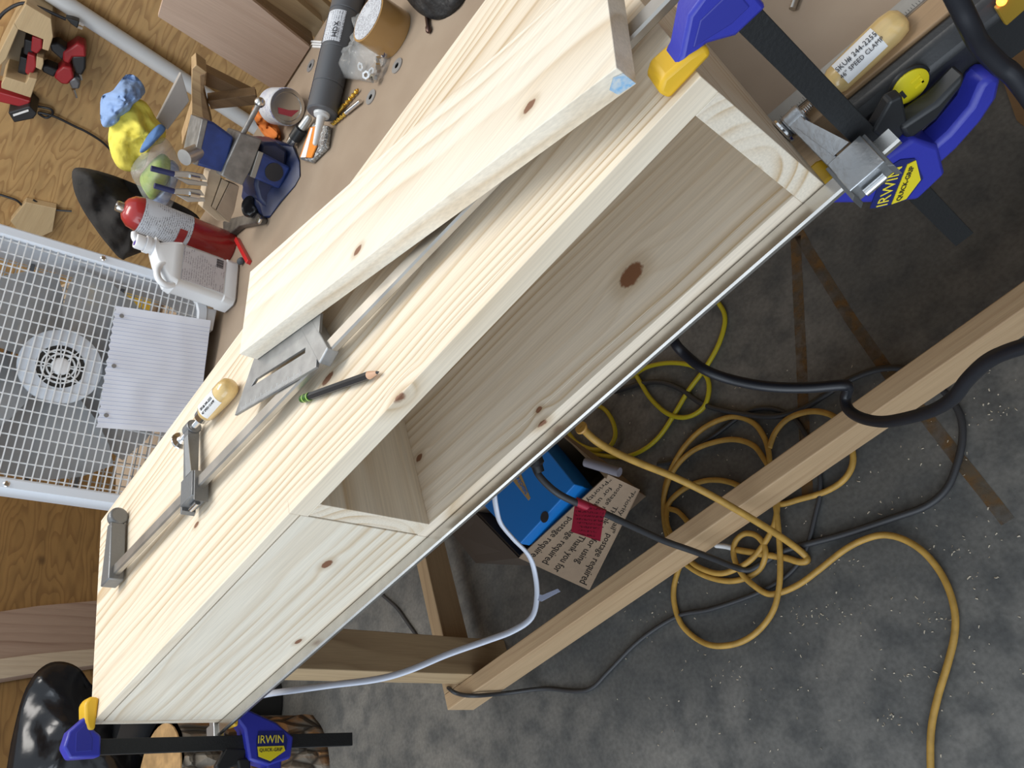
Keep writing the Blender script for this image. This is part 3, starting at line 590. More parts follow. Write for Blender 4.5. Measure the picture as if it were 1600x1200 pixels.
# jug: base rectangle on the bench, axes a (long) and b
j0 = Pz(352, 489, ZB); j1 = Pz(366, 468, ZB); j2 = Pz(357, 411, ZB)
ja = V((.27, .963, 0)).normalized(); jb = V((-ja.y, ja.x, 0)); j1 = j1 + V((.010, -.019, 0))
JL, JW, JH = .088, .045, .142
jc = j1 + ja * (JL / 2) + jb * (JW / 2 + .002); jc.z = ZB
jug = thing('jug', tuple(jc), 'white plastic jug with moulded grip and printed label beside the fan', 'jug')
def jr(h, sl_, sw, r=.010, sh=0.0):
    out = []
    for cx, cy, a0 in ((sl_ - r, sw - r, 0), (-sl_ + r, sw - r, 90), (-sl_ + r, -sw + r, 180), (sl_ - r, -sw + r, 270)):
        for i in range(5): a = math.radians(a0 + 22.5 * i); out.append(jc + ja * (cx + r * math.cos(a) + sh) + jb * (cy + r * math.sin(a)) + V((0, 0, h)))
    return out
part('body', MB().loft([jr(0, JL / 2 - .004, JW / 2 - .004), jr(.004, JL / 2, JW / 2), jr(.022, JL / 2, JW / 2), jr(.024, JL / 2 - .0015, JW / 2 - .0015), jr(JH * .70, JL / 2 - .0015, JW / 2 - .0015), jr(JH * .72, JL / 2, JW / 2), jr(JH * .80, JL / 2 - .003, JW / 2 - .002), jr(JH * .95, JL / 2 - .022, JW / 2 - .008, .010, .012), jr(JH, .016, .014, .009, .026)]), mat('white_hdpe', (0.72, 0.74, 0.76), .32), jug, smooth=True)
gp = jc - ja * (JL / 2 - .017) + V((0, 0, JH * .83)); 
part('grip_ring', MB().tube([gp - jb * (JW / 2 - .010) + ja * .020 * math.cos(t) + V((0, 0, .016 * math.sin(t))) for t in [k * math.pi / 4 for k in range(9)]], .0055, 10), mat('white_hdpe_grip', (0.73, 0.75, 0.77), .32), jug, smooth='all')
nb = jc + ja * .026 + V((0, 0, JH - .001))
part('neck', MB().lathe(nb, (0, 0, 1), [(0, .013), (.007, .013), (.007, .0145), (.014, .0145), (.014, .011), (.018, .011)], 28), K['white'], jug, smooth=True)
cp = part('cap', MB().lathe(nb + V((0, 0, .017)), (0, 0, 1), [(0, .0125), (.010, .0125), (.012, .0115), (.0125, .004)], 28), K['white'], jug, smooth=True)
part('spout', MB().tube([nb + V((0, 0, .027)), nb + V((0, 0, .031)) + ja * .006, nb + V((0, 0, .032)) + ja * .014], .0055, 12), K['white'], cp, smooth='all')
part('cap_dot', MB().lathe(nb + V((0, 0, .0295)) - ja * .004, (0, 0, 1), [(0, .005), (.0004, .005)], 16), mat('violet_dot', (0.07, 0.03, 0.30), .4), cp)
lbo = jc - jb * (JW / 2 - .0012); lo_ = part('paper_label', MB().prism([lbo - ja * (JL / 2 - .012) + V((0, 0, .026)), lbo + ja * (JL / 2 - .010) + V((0, 0, .026)), lbo + ja * (JL / 2 - .010) + V((0, 0, JH * .69)), lbo - ja * (JL / 2 - .012) + V((0, 0, JH * .69))], -jb * .0006), printed('jug_label', (0.60, 0.59, 0.62), (0.20, 0.18, 0.22), (0, 0, 1), 260, .5, gate=45), jug)
lb2 = jc + ja * (JL / 2 - .0012)
part('end_label', MB().prism([lb2 - jb * (JW / 2 - .008) + V((0, 0, .028)), lb2 + jb * (JW / 2 - .008) + V((0, 0, .028)), lb2 + jb * (JW / 2 - .008) + V((0, 0, JH * .66)), lb2 - jb * (JW / 2 - .008) + V((0, 0, JH * .66))], ja * .0006), printed('jug_label_end', (0.60, 0.59, 0.62), (0.20, 0.18, 0.22), (0, 0, 1), 260, .5, gate=45), jug)
for i in range(9): part('barcode_bar', MB().box((0, 0, 0), (0, 0, 0)) if False else MB().prism([lbo + ja * (.016 + i * .0019) - jb * .0008 + V((0, 0, .030)), lbo + ja * (.0168 + (i % 3) * .0003 + i * .0019) - jb * .0008 + V((0, 0, .030)), lbo + ja * (.0168 + (i % 3) * .0003 + i * .0019) - jb * .0008 + V((0, 0, .042)), lbo + ja * (.016 + i * .0019) - jb * .0008 + V((0, 0, .042))], -jb * .0002), K['ink'], lo_)

# ------------------------------------------------------------------ helpers for things traced against a known distance
def face_n(p0): d = V((CAM.x - p0.x, CAM.y - p0.y, 0)); return d.normalized()
def above(u, v, p): return Pz(u, v, ZB + .001) if (p.z < ZB + .001 and p.y < 1.05 and p.x > -.42) else p   # rests on the bench, not in it
def traced(px, p0, thick, n=None, mb=None):
    p0 = V(p0); n = V(n).normalized() if n else face_n(p0)
    return (mb or MB()).prism([above(u, v, Pp(u, v, p0, n)) for u, v in px], -n * thick)
def lump(px, p0, swell, amp=.3, seed=0.0, n=None, rings=7, nscale=18.0):
    p0 = V(p0); n = V(n).normalized() if n else face_n(p0)
    return MB().blob([above(u, v, Pp(u, v, p0, n)) for u, v in px], n * swell, amp, seed, rings, nscale)
def low(mb): return min(mb.v, key=lambda p: p.z).copy()

# ------------------------------------------------------------------ vise with offcuts, spring clamps
vp = V((.315, .80, ZB)); vn = face_n(vp)
vblue = mat('worn_blue_enamel', (0.018, 0.045, 0.20), .4, var=.3, scale=30, bump=.1); vdark = mat('dark_blue_enamel', (0.012, 0.022, 0.075), .4, var=.3, scale=30)
vsteel = mat('worn_vise_steel', (0.22, 0.215, 0.21), .5, .6, var=.25, scale=50, bump=.15)
vise = thing('bench_vise', tuple(vp), 'blue cast iron bench vise with grey jaws bolted to the bench', 'vise')
part('base', traced([(436, 222), (462, 228), (470, 250), (471, 275), (462, 292), (440, 318), (422, 342), (411, 343), (402, 322), (408, 285), (420, 250)], vp - vn * .01, .10), vdark, vise, .006, True)
part('swivel', traced([(408, 222), (432, 222), (450, 235), (445, 290), (420, 330), (404, 312), (398, 290)], vp + vn * .005, .09), vdark, vise, .006, True)
bo_ = part('fixed_body', traced([(404, 236), (414, 240), (455, 262), (452, 268), (438, 296), (391, 276)], vp + vn * .030, .08), vblue, vise, .004, True)
part('body_edge', traced([(404, 236), (412, 239), (399, 279), (391, 276)], vp + vn * .0315, .01), mat('bare_cast_edge', (0.30, 0.29, 0.27), .5, .4), bo_, .001)
hc = Pp(428, 269, vp + vn * .0305, vn); part('screw_hole', MB().lathe(hc - vn * .002, vn, [(0, .0150), (.0035, .0150)], 20), K['ink'], bo_)
part('jaw_block', traced([(376, 207), (410, 218), (392, 266), (379, 290), (346, 275), (352, 258)], vp + vn * .030, .075), vsteel, vise, .002, True)
part('moving_jaw', traced([(320, 187), (334, 191), (366, 214), (357, 250), (349, 270), (306, 258)], vp + vn * .022, .075), vblue, vise, .004, True)
part('jaw_face', traced([(316, 186), (325, 188), (309, 259), (301, 256)], vp + vn * .024, .075), vsteel, vise, .001, True)
p1, p2 = Pp(288, 246, vp + vn * .03, vn), Pp(322, 232, vp + vn * .0, vn); part('slide_tube', MB().cyl(p1, p2, .0125, 22), K['steel_dull'], vise, smooth=True)
h0, h1 = Pp(379, 210, vp + vn * .02, vn), Pp(406, 160, vp + vn * .02, vn); ho_ = part('screw_handle', MB().cyl(h0, h1, .0042, 14), vsteel, vise, smooth=True); part('handle_ball', MB().ball(h1, .0085), K['steel'], ho_, smooth=True)
bwood = mat('offcut_wood', (0.42, 0.33, 0.23), .6, var=.15, scale=30, stretch=(1, 1, .3)); bshade = mat('offcut_shaded_side', (0.30, 0.225, 0.16), .65, var=.15, scale=30)  # second wood is the first darkened, for the shaded side of the offcuts
zz = vp - vn * .004
for px, lab, m_ in (([(326, 268), (332, 262), (340, 263), (346, 270), (345, 280), (330, 322), (352, 345), (340, 345), (316, 324)], 'pale offcut with rounded end beside the vise jaw', bwood), ([(347, 279), (358, 285), (337, 328), (360, 348), (352, 346), (331, 323)], 'narrow pale offcut next to the rounded one by the vise', bwood), ([(359, 285), (374, 291), (366, 330), (358, 348), (338, 329)], 'shaded side of the offcuts, coloured dark, against the grey vise jaw', bshade)):
    w = traced(px, zz, .03); single('wood_offcut', w, m_, tuple(low(w)), lab, 'offcut', 'wood offcuts by the vise', bevel=.001)
zinc = mat('zinc_plate', (0.52, 0.55, 0.58), .3, .9); hblue = mat('dark_blue_grip', (0.02, 0.028, 0.10), .4)
for k, (a, b, c_, e, lab) in enumerate((((236, 263), (272, 272), (300, 292), (324, 282), 'spring clamp with dark blue grip nipping the offcuts, the higher one'), ((241, 290), (272, 299), (300, 318), (320, 306), 'spring clamp with dark blue grip nipping the offcuts, nearest the red cylinder'))):
    z0 = zz + vn * (.018 + .004 * k); q_ = [Pp(*p, z0, vn) for p in (a, b, c_, e)]
    t = thing('spring_clamp', tuple(q_[3]), lab, 'clamp', 'spring clamps on the offcuts')
    part('grip', MB().cyl(q_[0], q_[1], .0045, 12), hblue, t, smooth=True)
    part('upper_arm', traced([(b[0], b[1] - 4), (b[0] + 22, b[1] - 4), (e[0] - 6, e[1] - 9), (e[0], e[1]), (b[0] + 26, b[1] + 6), (b[0], b[1] + 4)], z0, .006), zinc, t, .001)
    part('lower_arm', traced([(b[0] + 2, b[1] + 5), (b[0] + 26, b[1] + 9), (e[0], e[1] + 3), (e[0] + 1, e[1] + 9), (b[0] + 22, b[1] + 17)], z0 - vn * .008, .006), zinc, t, .001)
    part('spring', MB().cyl(Pp(b[0] + 25, b[1] + 5, z0 + vn * .002, vn), Pp(b[0] + 40, b[1] + 8, z0 + vn * .002, vn), .0042, 14), K['chrome'], t, smooth=True)
wr = MB().prism([Pz(u, v, ZB + .001) for u, v in ((357, 350), (368, 345), (400, 338), (412, 336), (419, 344), (416, 351), (383, 357), (368, 369), (358, 366))], (0, 0, .012)); wt = thing('wrench', tuple(Pz(385, 350, ZB)), 'old grey steel wrench lying on the bench by the vise', 'wrench'); part('forging', wr, mat('old_forged_steel', (0.14, 0.125, 0.11), .55, .5, var=.3, scale=60), wt, .002); pv = Pz(407, 345, ZB + .013); part('pivot', MB().lathe(pv, (0, 0, 1), [(0, .0065), (.003, .0065), (.0045, .005)], 18), K['steel'], wt, smooth=True)
bb = lump([(378, 318), (388, 306), (402, 310), (413, 322), (408, 335), (392, 340), (380, 335)], Pz(398, 335, ZB + .01) , .016, .4, 3.0, nscale=60); single('plastic_scrap', bb, mat('black_film', (0.012, 0.013, 0.016), .2), tuple(low(bb)), 'crumpled scrap of black plastic between vise and wrench', 'plastic', smooth=True)

# ------------------------------------------------------------------ small things along the back of the bench
cz = ZB + .031; ca, cb_ = Pz(430, 166, cz), Pz(474, 168, cz); cd = (cb_ - ca).normalized(); cl_ = .058
can = thing('tin_can', tuple(ca - V((0, 0, .031))), 'white labelled tin can with a red lid mark lying on its side', 'can')
part('wall', MB().lathe(ca, cd, [(0, .029), (.002, .031), (cl_ - .002, .031), (cl_, .029)], 32), printed('can_label', (0.60, 0.61, 0.64), (0.06, 0.06, 0.30), tuple(cd), 160, .35, gate=30), can, smooth=True)
ld = part('lid', MB().lathe(ca + cd * cl_, cd, [(0, .0295), (.003, .0295), (.003, .024), (.001, .023), (.001, .001)], 32), K['steel'], can, smooth=True)
part('lid_mark', MB().prism([ca + cd * (cl_ + .0018) + V((0, 0, 1)) * a + cd.cross(V((0, 0, 1))) * b for a, b in ((-.020, -.004), (-.012, .012), (.010, .017), (.014, .008), (-.004, .004))], cd * .0004), mat('red_mark', (0.42, 0.05, 0.07), .4), ld)
r_ = lump([(393, 172), (408, 164), (420, 182), (434, 196), (440, 218), (430, 226), (414, 214), (402, 195)], (.285, .925, ZB + .03), .03, .8, 5.0, nscale=60, rings=12); single('rag', r_, mat('orange_cloth', (0.62, 0.17, 0.025), .8, bump=.3, scale=60), tuple(low(r_)), 'crumpled orange rag on the bench behind the vise', 'rag', smooth='all')
tz = ZB + .0245; ta, tb = Pz(503, 178, tz), Pz(549, -22, tz); td = (tb - ta).normalized(); tl = (tb - ta).length
tube = thing('caulk_tube', tuple(ta - V((0, 0, .0245))), 'grey caulk cartridge with white nozzle and blue tape lying on the bench', 'caulk tube')
part('cartridge', MB().lathe(ta, td, [(0, .0215), (.002, .0238), (tl * .20, .0238), (tl * .205, .0225), (tl * .21, .0238), (tl * .46, .0238), (tl * .465, .0228), (tl * .47, .0238), (tl * .76, .0238), (tl * .765, .0228), (tl * .77, .0245), (tl, .0245)], 32), mat('grey_cartridge', (0.085, 0.09, 0.10), .42), tube, smooth=True)
part('nozzle', MB().lathe(ta, -td, [(0, .013), (.004, .012), (.006, .0068), (.052, .0038), (.054, .002)], 20), mat('milky_nozzle', (0.60, 0.62, 0.64), .4), tube, smooth=True)
tn = (V((0, 0, 1)) * .75 + td.cross(V((0, 0, 1))) * .25 + (CAM - ta).normalized() * .4); tn = (tn - td * tn.dot(td)).normalized(); ts = td.cross(tn)
def patch(t0, t1, a0, a1, r, n=10):
    m_ = MB(); vs = []
    for i in range(n + 1):
        a = math.radians(a0 + (a1 - a0) * i / n); d_ = tn * math.cos(a) + ts * math.sin(a); vs += [ta + td * t0 + d_ * r, ta + td * t1 + d_ * r]
    return m_.add(vs, [(2 * i, 2 * i + 2, 2 * i + 3, 2 * i + 1) for i in range(n)])
lbl = part('paper_label', patch(tl * .49, tl * .73, -42, 38, .0243), printed('caulk_label', (0.58, 0.61, 0.66), (0.05, 0.05, 0.07), tuple(ts), 260, .45, gate=40), tube, smooth='all')
text('brand_text', 'HDX', ta + td * tl * .575 + (tn * .97 + ts * .24).normalized() * .0246, ts * -1 if (-ts).dot(ROWX) > 0 and False else td, tn.cross(td), .013, K['ink'], lbl, .0006)
sg_ = 1 if ts.dot(ROWX) < 0 else -1
part('blue_tape', patch(tl * .08, tl * .75, sg_ * 52, sg_ * 88, .0244), mat('blue_tape', (0.03, 0.19, 0.62), .6), tube, smooth='all')
film = mat('clear_film', (0.55, 0.56, 0.56), .12, alpha=.30, bump=.6, scale=70)
bg = lump([(560, 22), (580, 20), (600, 45), (612, 75), (604, 110), (588, 128), (560, 125), (528, 118), (524, 92), (548, 80), (552, 50)], Pz(580, 90, ZB + .004), .022, .45, 9.0, n=(0.1, -.1, 1), nscale=55); single('plastic_bag', bg, film, tuple(low(bg)), 'clear plastic bag of nuts beside the grey caulk cartridge', 'bag', smooth='all')
for i, (u, v) in enumerate(((565, 104), (573, 118), (582, 113), (591, 106), (592, 95), (600, 82), (603, 70), (584, 122))):
    p = Pz(u, v, ZB + .008 + (i % 2) * .003); ax_ = V((random.uniform(-1, 1), random.uniform(-1, 1), 1.2)).normalized(); k = MB(); uu = ax_.orthogonal().normalized(); ww = ax_.cross(uu)
    rg = lambda r, t, n_=6: [p + ax_ * t + (uu * math.cos(math.pi * 2 * j / n_) + ww * math.sin(math.pi * 2 * j / n_)) * r for j in range(n_)]
    k.loft([rg(.0034, -.003), rg(.0068, -.003), rg(.0068, .003), rg(.0034, .003), rg(.0034, -.003)], cap=False); single('hex_nut', k, K['chrome'], tuple(p - V((0, 0, .006))), 'small shiny steel hex nut inside the clear plastic bag', 'nut', 'hex nuts in the plastic bag')
wm = mat('zinc_washer', (0.33, 0.335, 0.34), .45, .6)
for u, v, wl_ in ((621, 103, 'flat steel washer lying alone between the nut bag and pine box'), (580, 152, 'flat steel washer lying beside the gold drill bits'), (613, 79, 'flat steel washer half under the brown tape roll and nut bag'), (486, 103, 'flat steel washer behind the grey caulk cartridge')):
    p = Pz(u, v, ZB); k = MB(); k.lathe(p, (0, 0, 1), [(0, .0045), (0, .0120), (.0015, .0120), (.0015, .0045), (0, .0045)], 24); single('washer', k, wm, tuple(p), wl_, 'washer', 'washers on the bench top')
gold = mat('titanium_gold', (0.62, 0.40, 0.08), .25, .95)
for (a, b, lab, rr) in (((521, 184), (559, 140), 'gold twist drill bit nearer the plastic bag', .0038), ((519, 194), (563, 158), 'gold drill bit with silver shank beside the orange packet', .0036)):
    A, B = Pz(*a, ZB + .005), Pz(*b, ZB + .005); t = thing('drill_bit', tuple(A), lab, 'drill bit', 'gold drill bits'); d_ = B - A; k = MB()
    rings = []
    for j in range(30):
        f = j / 29; c_ = A + d_ * (.45 + .55 * f) if lab[5] == 't' else A + d_ * (.0 + .5 * f); u1 = V((0, 0, 1)); u2 = d_.normalized().cross(u1); an = f * 14
        rings.append([c_ + (u1 * math.cos(an + q2) + u2 * math.sin(an + q2)) * rr * s2 for q2, s2 in ((0, 1), (.8, .55), (1.57, .4), (2.4, .8), (3.14, 1), (3.94, .55), (4.7, .4), (5.5, .8))])
    k.loft(rings); part('flutes', k, gold, t)
    part('shank', MB().cyl(A if lab[5] == 't' else A + d_ * .5, A + d_ * .45 if lab[5] == 't' else B, rr * .95, 12), gold if lab[5] == 't' else K['chrome'], t, smooth=True)
pk = thing('screw_packet', tuple(Pz(488, 240, ZB)), 'clear packet of screws with an orange header card', 'packet')
part('screws', MB().prism([Pz(u, v, ZB + .001) for u, v in ((476, 252), (497, 196), (520, 200), (516, 232), (492, 256))], (0, 0, .010)), mat('silver_screws', (0.45, 0.47, 0.48), .25, .8, bump=1.0, scale=260, var=.5), pk, .003)
part('header_card', MB().prism([Pz(u, v, ZB + .012) for u, v in ((470, 246), (486, 200), (495, 198), (496, 228), (488, 247))], (0, 0, .002)), mat('orange_card', (0.78, 0.25, 0.03), .5), pk)
part('card_stripe', MB().prism([Pz(u, v, ZB + .0142) for u, v in ((470, 246), (486, 200), (489, 200), (478, 246))], (0, 0, .0005)), K['label'], pk)
sa, sb_ = Pz(455, 224, ZB + .011), Pz(481, 186, ZB + .011); sd = sb_ - sa
fs_ = thing('screwdriver', tuple(sa), 'stubby grey and black tool lying beside the packet', 'tool'); part('steel_end', MB().lathe(sa, sd, [(0, .009), (.011, .010)], 18), K['steel'], fs_, smooth=True); part('grip', MB().lathe(sa + sd.normalized() * .011, sd, [(0, .0105), (.022, .0105), (.024, .008)], 18), K['black'], fs_, smooth=True); part('shaft', MB().lathe(sa + sd.normalized() * .034, sd, [(0, .007), (.022, .0065), (.027, .004)], 16), mat('satin_shaft', (0.52, 0.53, 0.52), .35, .6), fs_, smooth=True)
tc_ = Pz(634, 66, ZB); tdir = V((tc_.x - CAM.x, tc_.y - CAM.y, 0)).normalized(); tcen = tc_ + tdir * .043 + V((0, 0, .0005))
tr_ = thing('tape_roll', tuple(tcen), 'brown packing tape roll standing flat with a white core label', 'tape')
part('tape', MB().lathe(tcen, (0, 0, 1), [(0, .026), (0, .037), (.048, .037), (.048, .026), (0, .026)], 40), mat('brown_tape', (0.36, 0.21, 0.075), .28, coat=.5), tr_, smooth=True)
part('core_label', MB().lathe(tcen + V((0, 0, .0482)), (0, 0, 1), [(0, .034), (.0006, .034)], 32), printed('core_print', (0.55, 0.58, 0.63), (0.06, 0.06, 0.1), (.7, -.7, 0), 230, .5, gate=40), tr_)
gl = lump([(618, -30), (640, 6), (664, 26), (690, 30), (716, 14), (730, -10), (735, -60), (620, -60)], Pz(680, 15, ZB + .006), .028, .35, 12.0, n=(0, -.2, 1), nscale=45); single('work_glove', gl, mat('black_leather', (0.012, 0.012, 0.013), .55, bump=.5, scale=120), tuple(low(gl)), 'black crumpled work glove on the bench beside the tape roll', 'glove', smooth='all')
n0, n1_ = Pz(666, 20, ZB + .004), Pz(671, 58, ZB + .004); single('screw_bit', MB().lathe(n0, n1_ - n0, [(0, .003), (.030, .003), (.033, .0042), (.040, .0042), (.043, .002)], 10), mat('dark_steel_bit', (0.10, 0.06, 0.05), .35, .7), tuple(n0), 'thin dark driver bit sticking out from under the black glove', 'bit', smooth=True)
ti = thing('cable_ties', tuple(Pz(490, 72, ZB)), 'small bundle of white plastic ties behind the caulk cartridge', 'cable ties')
for k in range(3): part('tie', MB().bar(Pz(487 + k, 65 + 4 * k, ZB + .002), Pz(503 + k, 66 + 4 * k, ZB + .002), .003, .003), K['label'], ti)

# ------------------------------------------------------------------ boards, cloths and clutter behind
pn = traced([(247, 26), (256, -5), (345, -40), (484, 74), (437, 146)], (.40, 1.015, ZB), .012, (0, -1, 0)); single('plywood_offcut', pn, wood('pink_plywood', 2, (.6, -.4), (.02, .05), 26, (0.44, 0.315, 0.235), (0.33, 0.215, 0.15), strength=.5), tuple(low(pn)), 'pinkish plywood panel standing upright at the back edge of the bench', 'board')
dk = wood('dark_timber', 2, (.2, -.1), (.03, .05), 50, (0.24, 0.15, 0.075), (0.14, 0.08, 0.04), strength=.6); ptm = wood('pale_timber', 2, (.2, -.1), (.03, .05), 50, (0.46, 0.32, 0.17), (0.30, 0.18, 0.09), strength=.6)
for px, y, m_, lab in (([(360, -30), (384, -12), (490, 62), (484, 76), (372, 2), (345, -18)], 1.06, dk, 'dark narrow timber leaning just behind the pinkish panel'), ([(415, -20), (440, -20), (505, 35), (496, 62), (410, -2)], 1.10, ptm, 'tan timber leaning behind the caulk cartridge'), ([(445, -25), (475, -25), (520, 15), (508, 36)], 1.14, ptm, 'pale thin timber, rearmost of those behind the caulk cartridge')):
    w = traced(px, (.45, y, ZB), .03, (0, -1, 0)); single('timber', w, m_, tuple(low(w)), lab, 'timber', 'timbers leaning behind the bench', bevel=.001)
sh = thing('trestle', (.26, 1.07, 0), 'rough timber trestle standing behind the vise', 'trestle'); sy = 1.07
part('post', traced([(300, 108), (307, 101), (323, 113), (318, 142), (322, 182), (300, 232), (284, 226), (300, 175)], (.25, sy, ZB), .045, (0, -1, 0)), ptm, sh, .001)
part('post_side', traced([(312, 118), (322, 114), (318, 142), (332, 200), (328, 215), (316, 180)], (.25, sy - .002, ZB), .04, (0, -1, 0)), dk, sh, .001)
part('brace', traced([(322, 112), (402, 152), (398, 162), (320, 134)], (.25, sy + .05, ZB), .03, (0, -1, 0)), dk, sh, .001)
part('crossbar', traced([(324, 158), (400, 148), (402, 164), (330, 171)], (.25, sy + .02, ZB), .03, (0, -1, 0)), dk, sh, .001)
pf = Py(310, 228, sy); part('foot_post', MB().box((pf.x - .02, sy, 0), (pf.x + .02, sy + .045, pf.z)), ptm, sh)
gb_ = traced([(283, 113), (296, 158), (262, 203), (244, 190)], (.22, 1.05, ZB), .014); single('grey_board', gb_, mat('grey_card', (0.36, 0.335, 0.31), .7, var=.08, scale=12), tuple(low(gb_)), 'grey square board propped against the trestle', 'board', bevel=.001)
blk = lump([(112, 268), (130, 262), (180, 275), (240, 300), (300, 330), (312, 350), (285, 372), (205, 400), (190, 405), (170, 385), (140, 345), (118, 305)], (.03, .99, ZB + .06), .055, .8, 15.0, nscale=16, rings=14); single('duffel', blk, mat('charcoal_canvas', (0.018, 0.016, 0.015), .85, bump=.3, scale=90), tuple(low(blk)), 'dark charcoal canvas bundle slumped behind the red cylinder', 'fabric', smooth='all')
yc = thing('cloth_pack', tuple(Pp(270, 300, V((.12, .98, ZB)), face_n(V((.12, .98, ZB))))), 'torn pack of yellow, green and blue cleaning cloths', 'cloths'); yp = (.12, .985, ZB)
part('yellow_cloth', lump([(182, 165), (205, 153), (228, 160), (244, 185), (259, 204), (255, 222), (235, 232), (226, 260), (205, 268), (183, 260), (170, 228), (172, 190)], yp, .05, .5, 21.0, nscale=34, rings=12), mat('yellow_microfibre', (0.76, 0.66, 0.10), .85, bump=.4, scale=80), yc, smooth='all')
part('blue_cloth', lump([(160, 150), (176, 141), (198, 117), (216, 122), (228, 144), (212, 158), (196, 178), (178, 196), (160, 197), (157, 172)], V(yp) + face_n(V(yp)) * .01, .045, .7, 25.0, nscale=44, rings=12), mat('blue_microfibre', (0.22, 0.33, 0.56), .85, bump=.4, scale=80), yc, smooth='all')
part('blue_fold', lump([(222, 226), (236, 205), (250, 194), (259, 202), (246, 218), (228, 236), (219, 238)], V(yp) + face_n(V(yp)) * .05, .015, .3, 27.0, nscale=40), mat('blue_microfibre_fold', (0.10, 0.20, 0.42), .85), yc, smooth='all')
part('green_stack', lump([(228, 262), (252, 240), (268, 255), (262, 285), (240, 312), (226, 300), (218, 280)], V(yp) + face_n(V(yp)) * .012, .03, .2, 29.0, nscale=24), mat('lime_cloth', (0.30, 0.50, 0.06), .8, col2=(0.55, 0.70, 0.16), scale=14, stretch=(6, 6, 1)), yc, smooth='all')
part('blue_stack', lump([(266, 250), (280, 262), (276, 288), (258, 322), (236, 318), (250, 298), (264, 280)], V(yp) + face_n(V(yp)) * .010, .03, .2, 31.0, nscale=24), mat('blue_stack', (0.13, 0.23, 0.50), .8, col2=(0.48, 0.58, 0.75), scale=14, stretch=(6, 6, 1)), yc, smooth='all')
part('torn_wrapper', lump([(205, 262), (240, 222), (262, 218), (284, 262), (280, 295), (262, 328), (232, 318), (215, 292)], V(yp) + face_n(V(yp)) * .022, .035, .35, 33.0, nscale=40), film, yc, smooth='all')
for px, p0, th, m_, lab, nm in (([(146, 416), (200, 438), (240, 460), (232, 510), (186, 492), (147, 478)], (-.20, .90, ZB), .06, mat('yellow_case', (0.56, 0.36, 0.03), .5), 'yellow box standing behind the fan grille', 'storage_box'), ([(34, 470), (118, 440), (170, 462), (240, 500), (150, 592), (30, 545)], (-.34, .93, ZB), .05, mat('dusty_cardboard', (0.40, 0.31, 0.22), .8, var=.15, scale=12), 'tan cardboard carton seen through the fan', 'carton')):
    w = traced(px, p0, th); single(nm, w, m_, tuple(low(w)), lab, 'box', bevel=.002)

# ------------------------------------------------------------------ on the back wall
def onwall(px, th, y=2.299, mb=None): return traced(px, (0, y - th, 1), th, (0, -1, 0), mb)
pp0, pp1 = Py(85, -6, 2.255), Py(272, 116, 2.255); pext = pp1 + (pp1 - pp0) * 1.4
if pext.z < .002: pext = pp1 + (pp1 - pp0) * ((pp1.z - .002) / (pp0.z - pp1.z))
single('plastic_pipe', MB().cyl(pp0 + (pp0 - pp1) * .3, pext, .026, 24), mat('white_pvc', (0.58, 0.59, 0.60), .35), tuple(pext), 'long white plastic pipe leaning against the plywood wall', 'pipe', smooth=True)
wt_ = wood('rack_pine', 0, (.1, -.05), (.03, .02), 60, (0.50, 0.37, 0.21), (0.36, 0.24, 0.12), strength=.4)
rk = thing('tool_rack', tuple(Py(30, 90, 2.24)), 'pine tool charging rack screwed to the plywood wall', 'rack')
part('top_board', onwall([(22, 36), (40, 6), (80, 30), (83, 58), (76, 80), (66, 77), (68, 62), (28, 46)], .13), wt_, rk, .002)
part('side_board', onwall([(22, 36), (29, 46), (10, 92), (-6, 110), (-6, 92)], .13), wt_, rk, .002)
part('divider', onwall([(57, 88), (68, 92), (68, 100), (65, 110), (56, 106)], .11), wt_, rk, .002)
part('bottom_board', onwall([(2, 131), (8, 120), (40, 130), (45, 121), (58, 124), (48, 153), (2, 138)], .13), wt_, rk, .002)
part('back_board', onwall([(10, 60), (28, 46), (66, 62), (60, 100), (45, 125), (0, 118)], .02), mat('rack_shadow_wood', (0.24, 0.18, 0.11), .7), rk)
rd = mat('tool_red', (0.34, 0.02, 0.025), .4); bk = mat('tool_black', (0.02, 0.02, 0.022), .45)
for lab, body, grip, chuck, bit, cm in (('red and black cordless drill hanging under the rack, nearest the pipe', [(98, 82), (108, 76), (120, 68), (133, 73), (135, 90), (114, 90), (108, 101), (98, 96)], [(77, 70), (90, 67), (106, 78), (98, 96), (80, 80)], [(112, 88), (134, 86), (134, 108), (128, 119), (118, 115), (113, 100)], ((124, 112), (127, 124)), bk), ('red cordless impact driver hanging under the rack with a bit fitted', [(88, 112), (98, 104), (112, 106), (116, 122), (106, 133), (96, 132), (84, 122)], [(64, 105), (72, 102), (92, 110), (84, 122), (66, 113)], [(106, 126), (118, 121), (126, 130), (124, 140), (112, 140)], ((115, 139), (119, 152)), mat('driver_nose', (0.18, 0.18, 0.19), .4, .5))):
    t = thing('cordless_drill', tuple(Py(*body[0], 2.23)), lab, 'drill'); part('motor_housing', onwall(body, .055, 2.275), rd, t, .006, True); part('grip', onwall(grip, .045, 2.27), bk, t, .006, True); part('chuck', onwall(chuck, .05, 2.272), cm, t, .006, True); part('bit', MB().cyl(Py(*bit[0], 2.245), Py(*bit[1], 2.245), .006, 10), K['chrome'], t, smooth=True)
for px, lab in (([(50, 57), (66, 62), (66, 76), (58, 85), (48, 80)], 'red battery pack in the rack, nearest the pipe'), ([(43, 84), (55, 88), (57, 104), (49, 121), (39, 114)], 'red battery pack in the rack just above its bottom board')):
    w = onwall(px, .06, 2.26); t = thing('battery_pack', tuple(low(w)), lab, 'battery', 'red battery packs in the rack'); part('red_shell', w, rd, t, .004); part('black_base', onwall([(p[0] - 12, p[1] + 4) for p in px], .06, 2.275), bk, t, .004)
